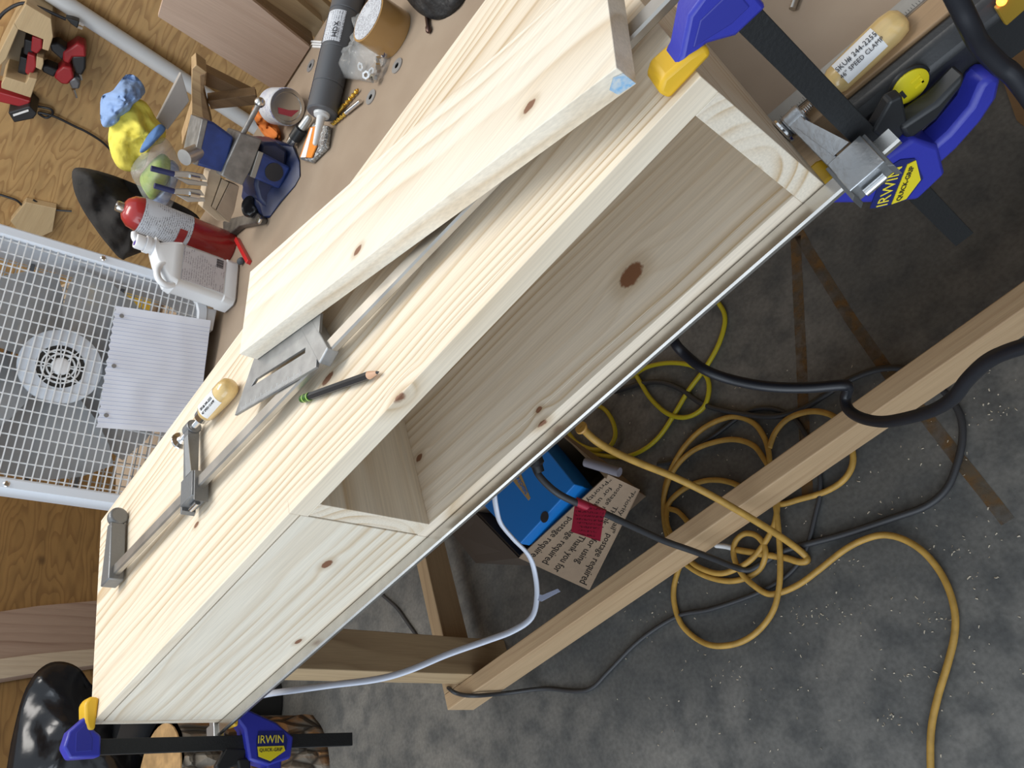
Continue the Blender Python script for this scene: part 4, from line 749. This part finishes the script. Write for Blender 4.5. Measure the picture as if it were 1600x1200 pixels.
ch = thing('battery_charger', tuple(Py(30, 175, 2.25)), 'red and black battery charger on the wall under the rack', 'charger'); part('red_case', onwall([(-8, 142), (48, 158), (42, 170), (-8, 158)], .07), rd, ch, .004); part('black_face', onwall([(12, 176), (46, 166), (58, 178), (52, 186), (22, 192)], .09), bk, ch, .004); part('label_strip', onwall([(20, 179), (44, 171), (45, 174), (21, 182)], .001, 2.2085), K['label'], ch)
def wcord(name, px, r, lab, y=2.285): return single(name, MB().tube([Py(u, v, y) for u, v in px], r, 8), K['rubber'], tuple(Py(*px[0], y)), lab, 'cord', smooth=True)
cd1 = wcord('charger_cord', [(50, 165), (78, 170), (82, 178), (72, 184), (60, 176), (85, 182), (118, 198), (135, 206), (160, 222), (178, 240)], .004, 'thin black charger lead running down the plywood wall')
pg = thing('plug_cord', tuple(Py(35, 6, 2.22)), 'black mains lead with a plug hanging in front of the white pipe', 'cord'); part('lead', MB().tube([Py(u, v, 2.2) for u, v in ((-10, 40), (8, 18), (35, 5), (62, 12), (103, 30))], .005, 8), K['rubber'], pg, smooth=True); part('plug', traced([(102, 28), (112, 30), (124, 34), (121, 45), (111, 38)], (0, 2.19, 1), .025, (0, -1, 0)), K['black'], pg, .003); 
for a, b in (((123, 36), (131, 40)), ((121, 42), (129, 45))): part('prong', MB().bar(Py(*a, 2.2), Py(*b, 2.2), .003, .006), K['chrome'], pg)
wcord('wall_cord', [(-8, 302), (12, 308), (30, 316), (45, 338)], .004, 'short black lead on the wall above the fan')
wcord('wall_cord', [(52, 312), (75, 326), (112, 330)], .0035, 'thin black lead crossing the wall beside the dark canvas bundle')
wo = onwall([(16, 346), (40, 316), (88, 326), (82, 362), (60, 372), (30, 362)], .03); single('wood_bracket', wo, wt_, tuple(low(wo)), 'pale wood bracket on the wall just above the fan', 'bracket', bevel=.002)

# ------------------------------------------------------------------ left end: slab, bin bag, logs
sbx = [Px(u, v, -1.77) for u, v in ((-60, 960), (0, 955), (60, 946), (150, 938), (300, 930), (430, 925), (430, 1030), (300, 1035), (150, 1040), (60, 1052), (0, 1062), (-60, 1068))]
sl_ = MB().prism(sbx, (-.028, 0, 0)); sth = thing('wood_slab', tuple(low(sl_)), 'wide reddish brown wood slab standing against the left wall', 'slab')
part('heartwood', sl_, wood('walnut_slab', 2, (.95, -1.75), (.02, .01), 38, (0.31, 0.215, 0.16), (0.17, 0.095, 0.065), strength=.7, knots=((0, .1, .35, .02),)), sth, .003)
pe = [Px(u, v, -1.7695) for u, v in ((-60, 1040), (0, 1030), (60, 1022), (150, 1014), (300, 1012), (300, 1034), (150, 1039), (60, 1051), (0, 1061), (-60, 1067))]
part('sapwood_edge', MB().prism(pe, (.002, 0, 0)), wood('sapwood', 2, (.9, -1.7), (.02, .01), 60, (0.46, 0.37, 0.27), (0.34, 0.25, 0.17), strength=.5), sth)
bag_p = V((-1.40, .60, .35)); bnn = face_n(bag_p)
bn = thing('trash_bin', (-1.44, .62, 0), 'bin lined with a glossy black plastic bag beside the logs', 'bin')
part('bin_liner', lump([(46, 1064), (72, 1038), (100, 1034), (126, 1046), (150, 1075), (205, 1110), (228, 1150), (225, 1260), (150, 1330), (0, 1330), (8, 1210), (26, 1120)], bag_p, .09, .45, 41.0, rings=14, nscale=7), mat('black_bin_liner', (0.010, 0.010, 0.012), .2, bump=.35, scale=12), bn, smooth='all')
part('bin', MB().lathe((-1.44, .62, 0), (0, 0, 1), [(0, .12), (.02, .13), (.50, .15)], 28), K['black'], bn, smooth=True)
def bark():
    m, N, L, b = nmat('bark'); g = G(N, L); P = g.vm('MULTIPLY', N.new('ShaderNodeTexCoord').outputs['Object'], (1, 1, .45))
    vo = N.new('ShaderNodeTexVoronoi'); vo.feature = 'DISTANCE_TO_EDGE'; vo.inputs['Scale'].default_value = 20; L.new(g.vm('ADD', P, g.vm('MULTIPLY', P, (.0, .0, .0))), vo.inputs['Vector'])
    n = g.noise(P, 16, 6)
    col = g.mix(g.rng(n, .42, .56, 0, 1), (0.36, 0.175, 0.06), (0.26, 0.225, 0.18)); col = g.mix(g.rng(vo.outputs['Distance'], 0, .09, .9, 0), col, (0.03, 0.022, 0.016)); L.new(col, b.inputs['Base Color']); b.inputs['Roughness'].default_value = .85
    bp = N.new('ShaderNodeBump'); bp.inputs['Strength'].default_value = 1; bp.inputs['Distance'].default_value = .02; L.new(g.m('ADD', g.rng(vo.outputs['Distance'], 0, .2, 0, 1), n), bp.inputs['Height']); L.new(bp.outputs[0], b.inputs['Normal']); return m
bark_m = bark(); cut = mat('fresh_cut_wood', (0.50, 0.31, 0.14), .7, var=.2, scale=30)
def log(c, r, h, lab, sd):
    t = thing('log', (c[0], c[1], 0), lab, 'log', 'upright logs by the bin'); rg = []
    for j in range(30):
        z = h * j / 29; rg.append([V((c[0], c[1], z)) + V((math.cos(a), math.sin(a), 0)) * r * (1 + .04 * mnoise.noise(V((math.cos(a) * 2, math.sin(a) * 2, z * 5 + sd))) + .05 * mnoise.noise(V((math.cos(a) * 9, math.sin(a) * 9, z * 14 + sd)))) for a in [2 * math.pi * i / 40 for i in range(72)]])
    part('bark', MB().loft(rg), bark_m, t, smooth='all'); part('cut_face', MB().lathe((c[0], c[1], h - .002), (0, 0, 1), [(0, r * .9), (.006, r * .9)], 32), cut, t)
    return t
lf = Pz(512, 1185, 0); dl = V((lf.x - CAM.x, lf.y - CAM.y, 0)).normalized(); lc = lf + dl * .15
log((lc.x, lc.y - .03), .15, max(.3, Px(262, 1165, lc.x + .05).z), 'thick upright log with shaggy brown and grey bark', 1.0)
log((lc.x - .21, lc.y - .10),   .055, max(.3, Px(205, 1150, lc.x - .2).z), 'thin pale upright log between the bin and the thick log', 5.0)

# ------------------------------------------------------------------ boxes on the floor under the bench
card = mat('kraft_cardboard', (0.27, 0.19, 0.125), .75, var=.1, scale=14); cin = mat('cardboard_inside', (0.20, 0.13, 0.07), .8, var=.2, scale=20); cshade = mat('shaded_printed_card', (0.045, 0.03, 0.02), .8)  # dark card holds the shadow on the carton's side and flap as colour
zb1 = .235
q = {k: Pz(u, v, zb1) for k, (u, v) in dict(a=(742, 800), b=(812, 872), c=(952, 742), d=(868, 668)).items()}
cbx = thing('cardboard_box', (q['a'].x, q['a'].y, 0), 'open brown shipping carton with printed flaps under the bench', 'box'); down = V((0, 0, -zb1 + .002))
qc = sum(q.values(), V()) / 4
def wall4(p0, p1, m_, nm): 
    t = (p1 - p0).normalized(); nn_ = V((-t.y, t.x, 0)) * .004; lowp = lambda p: V((qc.x + (p.x - qc.x) * .72 - .03, qc.y + (p.y - qc.y) * .72 + .03, .002)); return part(nm, MB().loft([[p0, p1, p1 + nn_, p0 + nn_], [lowp(k) for k in (p0, p1, p1 + nn_, p0 + nn_)]]), m_, cbx)
wall4(q['a'], q['b'], cshade, 'side_wall'); wall4(q['b'], q['c'], card, 'side_wall'); wall4(q['c'], q['d'], card, 'side_wall'); wall4(q['d'], q['a'], card, 'side_wall')
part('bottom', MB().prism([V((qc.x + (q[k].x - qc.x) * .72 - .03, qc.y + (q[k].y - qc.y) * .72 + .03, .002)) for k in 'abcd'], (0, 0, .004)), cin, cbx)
o1, o2 = Pz(1000, 765, .17), Pz(921, 922, .17)
lenF, hF = (o1 - o2).length, ((q['b'] + q['c']) / 2 - (o1 + o2) / 2).length
def on_flap(x, y, lift): return o1.lerp(o2, x / lenF).lerp(q['c'].lerp(q['b'], x / lenF), y / hF) + V((0, 0, lift))
fg = MB(); nx, ny = 16, 8; gv = [on_flap(lenF * i / nx, hF * k / ny, l_) for l_ in (0, .003) for i in range(nx + 1) for k in range(ny + 1)]; n1g = (nx + 1) * (ny + 1); gf = []
for b0 in (0, n1g): gf += [(b0 + i * (ny + 1) + k, b0 + (i + 1) * (ny + 1) + k, b0 + (i + 1) * (ny + 1) + k + 1, b0 + i * (ny + 1) + k + 1) for i in range(nx) for k in range(ny)]
edge = [i * (ny + 1) for i in range(nx + 1)] + [nx * (ny + 1) + k for k in range(1, ny + 1)] + [i * (ny + 1) + ny for i in range(nx - 1, -1, -1)] + [k for k in range(ny - 1, 0, -1)]
gf += [(edge[e], edge[(e + 1) % len(edge)], n1g + edge[(e + 1) % len(edge)], n1g + edge[e]) for e in range(len(edge))]
fg.add(gv, gf); f1 = part('flap', fg, card, cbx, label='brown flap printed with postage wording')
part('flap', MB().prism([q['a'], q['b'], Pz(829, 884, .15), Pz(745, 880, .12), Pz(708, 834, .15)], (0, 0, .003)), cshade, cbx)
part('inner_flap', MB().prism([q['c'] + V((0, 0, .004)), Pz(948, 748, zb1 + .005), Pz(905, 700, zb1 + .005), q['d'] + V((0, 0, .004))], (0, 0, .003)), cin, cbx)
fink = mat('flap_ink', (0.02, 0.015, 0.012), .8)
for k, s_ in enumerate(('"Priority Mail" postage required', 'Thank you for using', 'postage required    Thank you for', 'for using    postage required', '"Priority Mail" postage required')):
    t_ = text('print', s_, (0, 0, 0), (1, 0, 0), (0, 1, 0), .0165, fink, f1); Wt = WM[f1.name]
    xs_ = [(Wt @ v.co).x for v in t_.data.vertices]; cx = lenF * (.5 + .02 * (k % 2))
    for v in t_.data.vertices:
        w = Wt @ v.co; v.co = Wt.inverted() @ on_flap(cx + w.x * min(1, lenF * .94 / (max(xs_) - min(xs_))), hF * (.10 + .19 * k) - w.y, .0038)
zs1 = zb1 + .03
sbq = [Pz(898, 757, zs1), Pz(812, 850, zs1), Pz(745, 778, zs1), Pz(838, 682, zs1)]
sbl = mat('blue_shoebox', (0.005, 0.155, 0.50), .45); sbo = thing('shoebox', tuple(sbq[1]), 'bright blue shoebox sitting in the open shipping carton', 'box')
part('lid', MB().prism(sbq, (0, 0, -.028)), sbl, sbo, .002); ct_ = sum(sbq, V()) / 4
part('base', MB().prism([ct_ + (p - ct_) * .97 + V((0, 0, -.004)) for p in sbq], (0, 0, -.06)), sbl, sbo)
sr = (sbq[0] - sbq[1]).normalized(); su = (sbq[2] - sbq[1]).normalized(); sc_ = Pz(818, 772, zs1 + .0005)
tri = part('logo_wedge', MB().prism([Pz(u, v, zs1) for u, v in ((799, 748), (812, 735), (829, 778), (826, 782))], (0, 0, .0006)), mat('tan_print', (0.34, 0.22, 0.09), .6), sbo)
text('logo_text', 'SKECHERS', Pz(815, 758, zs1 + .0008), Pz(829, 778, zs1) - Pz(806, 738, zs1), (Pz(812, 735, zs1) - Pz(799, 748, zs1)), .011, sbl, tri)
hl_ = Pz(853, 811, zs1 - .006); part('finger_hole', MB().lathe(Pz(851, 808, zs1 + .0002), (0, 0, 1), [(0, .011), (.0005, .011)], 20), K['ink'], sbo)
g0, g1 = Pz(915, 722, zb1 + .024), Pz(968, 738, zb1 + .010); single('glue_stick', MB().cyl(g0, g1, .009, 16), mat('grey_tube', (0.20, 0.19, 0.22), .4), tuple(g1), 'grey tube lying across the brown carton flap', 'tube', smooth=True)

# ------------------------------------------------------------------ cords
def cord(name, pts, r, m_, lab, flat=1.0, z=None, n=8):
    P = [Pz(u, v, (q_[0] if q_ else (z if z is not None else r + .001))) for u, v, *q_ in pts]
    return single(name, MB().tube(P, r, n, flat), m_, tuple(low_pt(P)), lab, 'cord', smooth='all')
def low_pt(P): return min(P, key=lambda p: p.z)
ylw = mat('bright_yellow_cord', (0.52, 0.43, 0.015), .45); tan = mat('orange_tan_cord', (0.46, 0.27, 0.055), .5, var=.12, scale=60); gry = mat('dark_grey_cord', (0.035, 0.036, 0.04), .5)
cord('extension_cord', [(880, 668), (884, 682), (905, 699), (935, 710), (972, 714), (1003, 704), (1030, 682), (1052, 650), (1076, 610), (1102, 575), (1122, 540), (1132, 508), (1131, 488), (1120, 470), (1108, 455)], .0052, ylw, 'bright yellow cord sweeping across the floor below the pine box')
cord('extension_cord', [(985, 590), (1010, 574), (1045, 567), (1080, 571), (1102, 586), (1108, 607), (1101, 634), (1082, 649), (1060, 652), (1038, 643), (1016, 622), (1002, 600), (990, 580)], .0052, ylw, 'bright yellow cord lying in a single loop on the floor', z=.010)
cord('extension_cord', [(928, 632), (945, 640), (958, 660), (961, 682), (950, 699), (925, 702), (902, 692), (888, 676)], .0052, ylw, 'short curl of bright yellow cord behind the cut cord end', z=.013)
coil = [(1458, 1235), (1454, 1200), (1455, 1140), (1465, 1090), (1480, 1040), (1491, 995), (1492, 958), (1482, 920), (1465, 888), (1440, 860), (1410, 842), (1380, 836), (1350, 843), (1318, 860), (1280, 890), (1250, 912), (1222, 925), (1200, 928), (1178, 915), (1160, 898), (1150, 880), (1146, 862), (1150, 845), (1163, 834), (1180, 836), (1193, 850), (1196, 868), (1188, 888), (1168, 902), (1140, 908), (1108, 902), (1080, 888), (1056, 866), (1042, 835), (1037, 798), (1041, 755), (1060, 712), (1085, 681), (1113, 661), (1147, 651), (1176, 660), (1193, 681), (1201, 706), (1203, 735), (1208, 770), (1214, 805), (1218, 850), (1219, 890), (1217, 920), (1209, 952), (1192, 978), (1168, 998), (1140, 1008), (1110, 1008), (1084, 995), (1064, 974), (1054, 945), (1053, 918), (1060, 890), (1072, 860), (1078, 825), (1060, 800), (1038, 790), (1042, 758), (1058, 727), (1085, 703), (1120, 690), (1150, 687), (1177, 696), (1193, 716), (1206, 740), (1214, 775), (1212, 812), (1200, 840), (1180, 868), (1158, 885), (1128, 896), (1100, 890), (1078, 876), (1056, 848), (1042, 818), (1044, 790), (1058, 772), (1082, 757), (1112, 750), (1145, 755), (1180, 775), (1215, 788), (1250, 780), (1290, 768), (1320, 748), (1333, 720), (1326, 685), (1308, 655), (1285, 644), (1258, 644), (1230, 655), (1211, 676), (1202, 700)]
cord('extension_cord', [(u, v, .007 + .0045 * ((i // 9) % 3)) for i, (u, v) in enumerate(coil)], .0056, tan, 'orange tan extension cord coiled in loops and trailing over the floor')
tc2 = thing('cut_cord', tuple(Pz(1200, 866, .008)), 'tan cord with a cut end crossing over the floor rail', 'cord')
part('sheath', MB().tube([Pz(u, v, z_) for u, v, z_ in ((908, 667, .46), (930, 688, .44), (960, 706, .40), (1000, 724, .35), (1050, 744, .29), (1100, 768, .235), (1150, 796, .175), (1200, 826, .10), (1235, 849, .04), (1257, 867, .010), (1261, 876, .008), (1248, 878, .008), (1228, 872, .008), (1190, 866, .012), (1150, 859, .014))], .0062, 10), tan, tc2, smooth='all')
part('bared_end', MB().tube([Pz(1152, 859, .014), Pz(1135, 854, .013), Pz(1118, 852, .012)], .0052, 8), K['label'], tc2, smooth='all')
ce0, ce1 = Pz(912, 671, .455), Pz(900, 663, .475); part('cord_end', MB().lathe(ce0, ce1 - ce0, [(0, .0075), (.006, .011), (.009, .010)], 16), mat('amber_plug', (0.50, 0.27, 0.06), .4), tc2, smooth=True)
bcd = thing('black_power_cord', tuple(Pz(1170, 890, .006)), 'black cord with a red warning tag hanging down over the floor rail', 'cord')
part('lead', MB().tube([Pz(u, v, z_) for u, v, z_ in ((832, 712, .50), (838, 735, .50), (850, 752, .49), (872, 771, .47), (900, 785, .44), (948, 804, .38), (1000, 828, .29), (1040, 846, .22), (1080, 860, .165), (1115, 873, .10), (1150, 887, .03), (1170, 891, .012), (1192, 880, .008), (1222, 862, .008), (1262, 850, .008), (1322, 834, .008), (1400, 808, .008), (1448, 790, .008), (1480, 762, .008), (1497, 720, .008), (1504, 682, .008), (1500, 648, .008), (1484, 622, .008), (1460, 598, .008), (1435, 582, .008), (1408, 575, .008), (1368, 578, .008), (1325, 595, .008), (1288, 618, .008), (1250, 641, .008), (1205, 651, .013), (1150, 645, .013), (1100, 632, .008), (1060, 606, .008), (1030, 597, .008), (1000, 600, .008), (960, 612, .008))], .0058, 8), gry, bcd, smooth='all')
cn0, cn1 = Pz(830, 700, .52), Pz(846, 748, .495); part('strain_relief', MB().lathe(cn0, cn1 - cn0, [(0, .016), (.012, .016), (.014, .012), (.026, .013), (.030, .009), (.040, .0085)], 18), K['black'], bcd, smooth=True)
tg = [Pz(u, v, .43) for u, v in ((900, 779), (945, 798), (938, 846), (893, 831))]; tgo = part('warning_tag', MB().prism(tg, (0, 0, .001)), printed('tag_print', (0.36, 0.015, 0.045), (0.03, 0.005, 0.01), tuple((tg[3] - tg[0]).normalized()), 170, .5, gate=18), bcd, label='red tag printed with rows of black text')
part('tag_wrap', MB().tube([Pz(899, 783, .4385), Pz(922, 793, .425), Pz(945, 803, .412)], .0072, 10), mat('tag_red', (0.40, 0.02, 0.05), .4), bcd, smooth='all')
cord('thick_cable', [(1048, 522, .52), (1056, 538, .52), (1070, 553, .51), (1100, 577, .50), (1142, 593, .48), (1200, 604, .46), (1260, 606, .44), (1316, 602, .42), (1325, 607, .41), (1321, 622, .40), (1326, 640, .40), (1346, 653, .41), (1380, 659, .43), (1422, 652, .46), (1460, 640, .49), (1490, 621, .52), (1511, 594, .55), (1541, 566, .58), (1575, 549, .60), (1640, 530, .62)], .0072, K['rubber'], 'thick glossy black cable draped in the air in front of the floor rail', n=12)
cord('thin_cord', [(585, 918), (600, 932), (620, 950), (636, 972), (652, 996), (668, 1030), (690, 1062), (702, 1076, .137), (716, 1084, .137), (742, 1087, .128), (790, 1083, .05), (850, 1076), (900, 1080), (926, 1074), (952, 1048), (1000, 1000), (1058, 963), (1110, 952), (1180, 928), (1222, 905), (1246, 882), (1262, 852), (1274, 805), (1282, 765), (1277, 720), (1262, 684), (1238, 652), (1202, 638), (1166, 645), (1120, 678), (1080, 706), (1050, 722), (1028, 725)], .0046, gry, 'thin dark grey cord winding over the floor and the end of the rail')
wht = mat('white_flex', (0.60, 0.64, 0.74), .35)
wcd = thing('white_cord', tuple(Pz(838, 930, .55)), 'flat white lamp cord hanging in a loose curve under the bench', 'cord')
zw = .60
part('flex', MB().tube([Pz(u, v, z_) for u, v, z_ in ((772, 770, .70), (775, 792, .69), (782, 817, .67), (802, 842, .65), (825, 866, .63), (835, 892, .61), (839, 930, .60), (831, 964, .60), (802, 985, .61), (760, 1001, .63), (700, 1022, .66), (640, 1047, .69), (590, 1061, .71), (520, 1070, .74), (470, 1077, .77), (420, 1084, .79), (390, 1092, .80))], .0026, 10, 1.9), wht, wcd, smooth='all')
rbn = [Pz(u, v, .60) for u, v in ((836, 936), (846, 940), (876, 924), (872, 920), (848, 930), (838, 927))]; part('ribbon', MB().prism(rbn, (0, 0, .001)), mat('clear_ribbon', (0.42, 0.46, 0.60), .2, alpha=.6), wcd)
crd = Pz(1560, 60, .001); single('cardboard_sheet', MB().prism([Pz(u, v, .001) for u, v in ((1548, 70), (1640, -60), (1680, 60), (1640, 230), (1590, 190))], (0, 0, .006)), mat('brown_card_sheet', (0.22, 0.13, 0.06), .8, var=.15, scale=10), tuple(crd), 'brown cardboard sheet lying on the floor past the power strip', 'cardboard')

# ------------------------------------------------------------------ sawdust and shavings
sv = MB(); rnd = random.Random(3)
clumps = [(1300, 960), (1370, 950), (1460, 970), (1400, 1120), (1330, 880), (1500, 860), (1540, 900), (1250, 960), (1560, 640), (1430, 1050), (1140, 1060), (1000, 960)]
for i in range(420):
    if i % 3: u, v = rnd.uniform(960, 1600), rnd.uniform(560, 1200)
    else: cu, cv = clumps[rnd.randrange(len(clumps))]; u, v = rnd.gauss(cu, 20), rnd.gauss(cv, 10)
    p = Pz(u, v, .0008); a = rnd.uniform(0, 6.28); l = rnd.uniform(.0006, .0028) * (1.6 if rnd.random() < .08 else 1); w = rnd.uniform(.0004, .0010); d_ = V((math.cos(a), math.sin(a), 0)); e_ = V((-d_.y, d_.x, 0))
    sv.add([p - d_ * l - e_ * w, p + d_ * l - e_ * w, p + d_ * l * .6 + e_ * w + V((0, 0, rnd.uniform(.0005, .002))), p - d_ * l * .7 + e_ * w], [(0, 1, 2, 3)])
so = part('wood_shavings', sv, mat('pale_shavings', (0.55, 0.48, 0.37), .8), origin=tuple(Pz(1300, 900, 0))); tag(so, 'pale wood shavings and dust scattered on the concrete floor', 'shavings', kind='stuff')
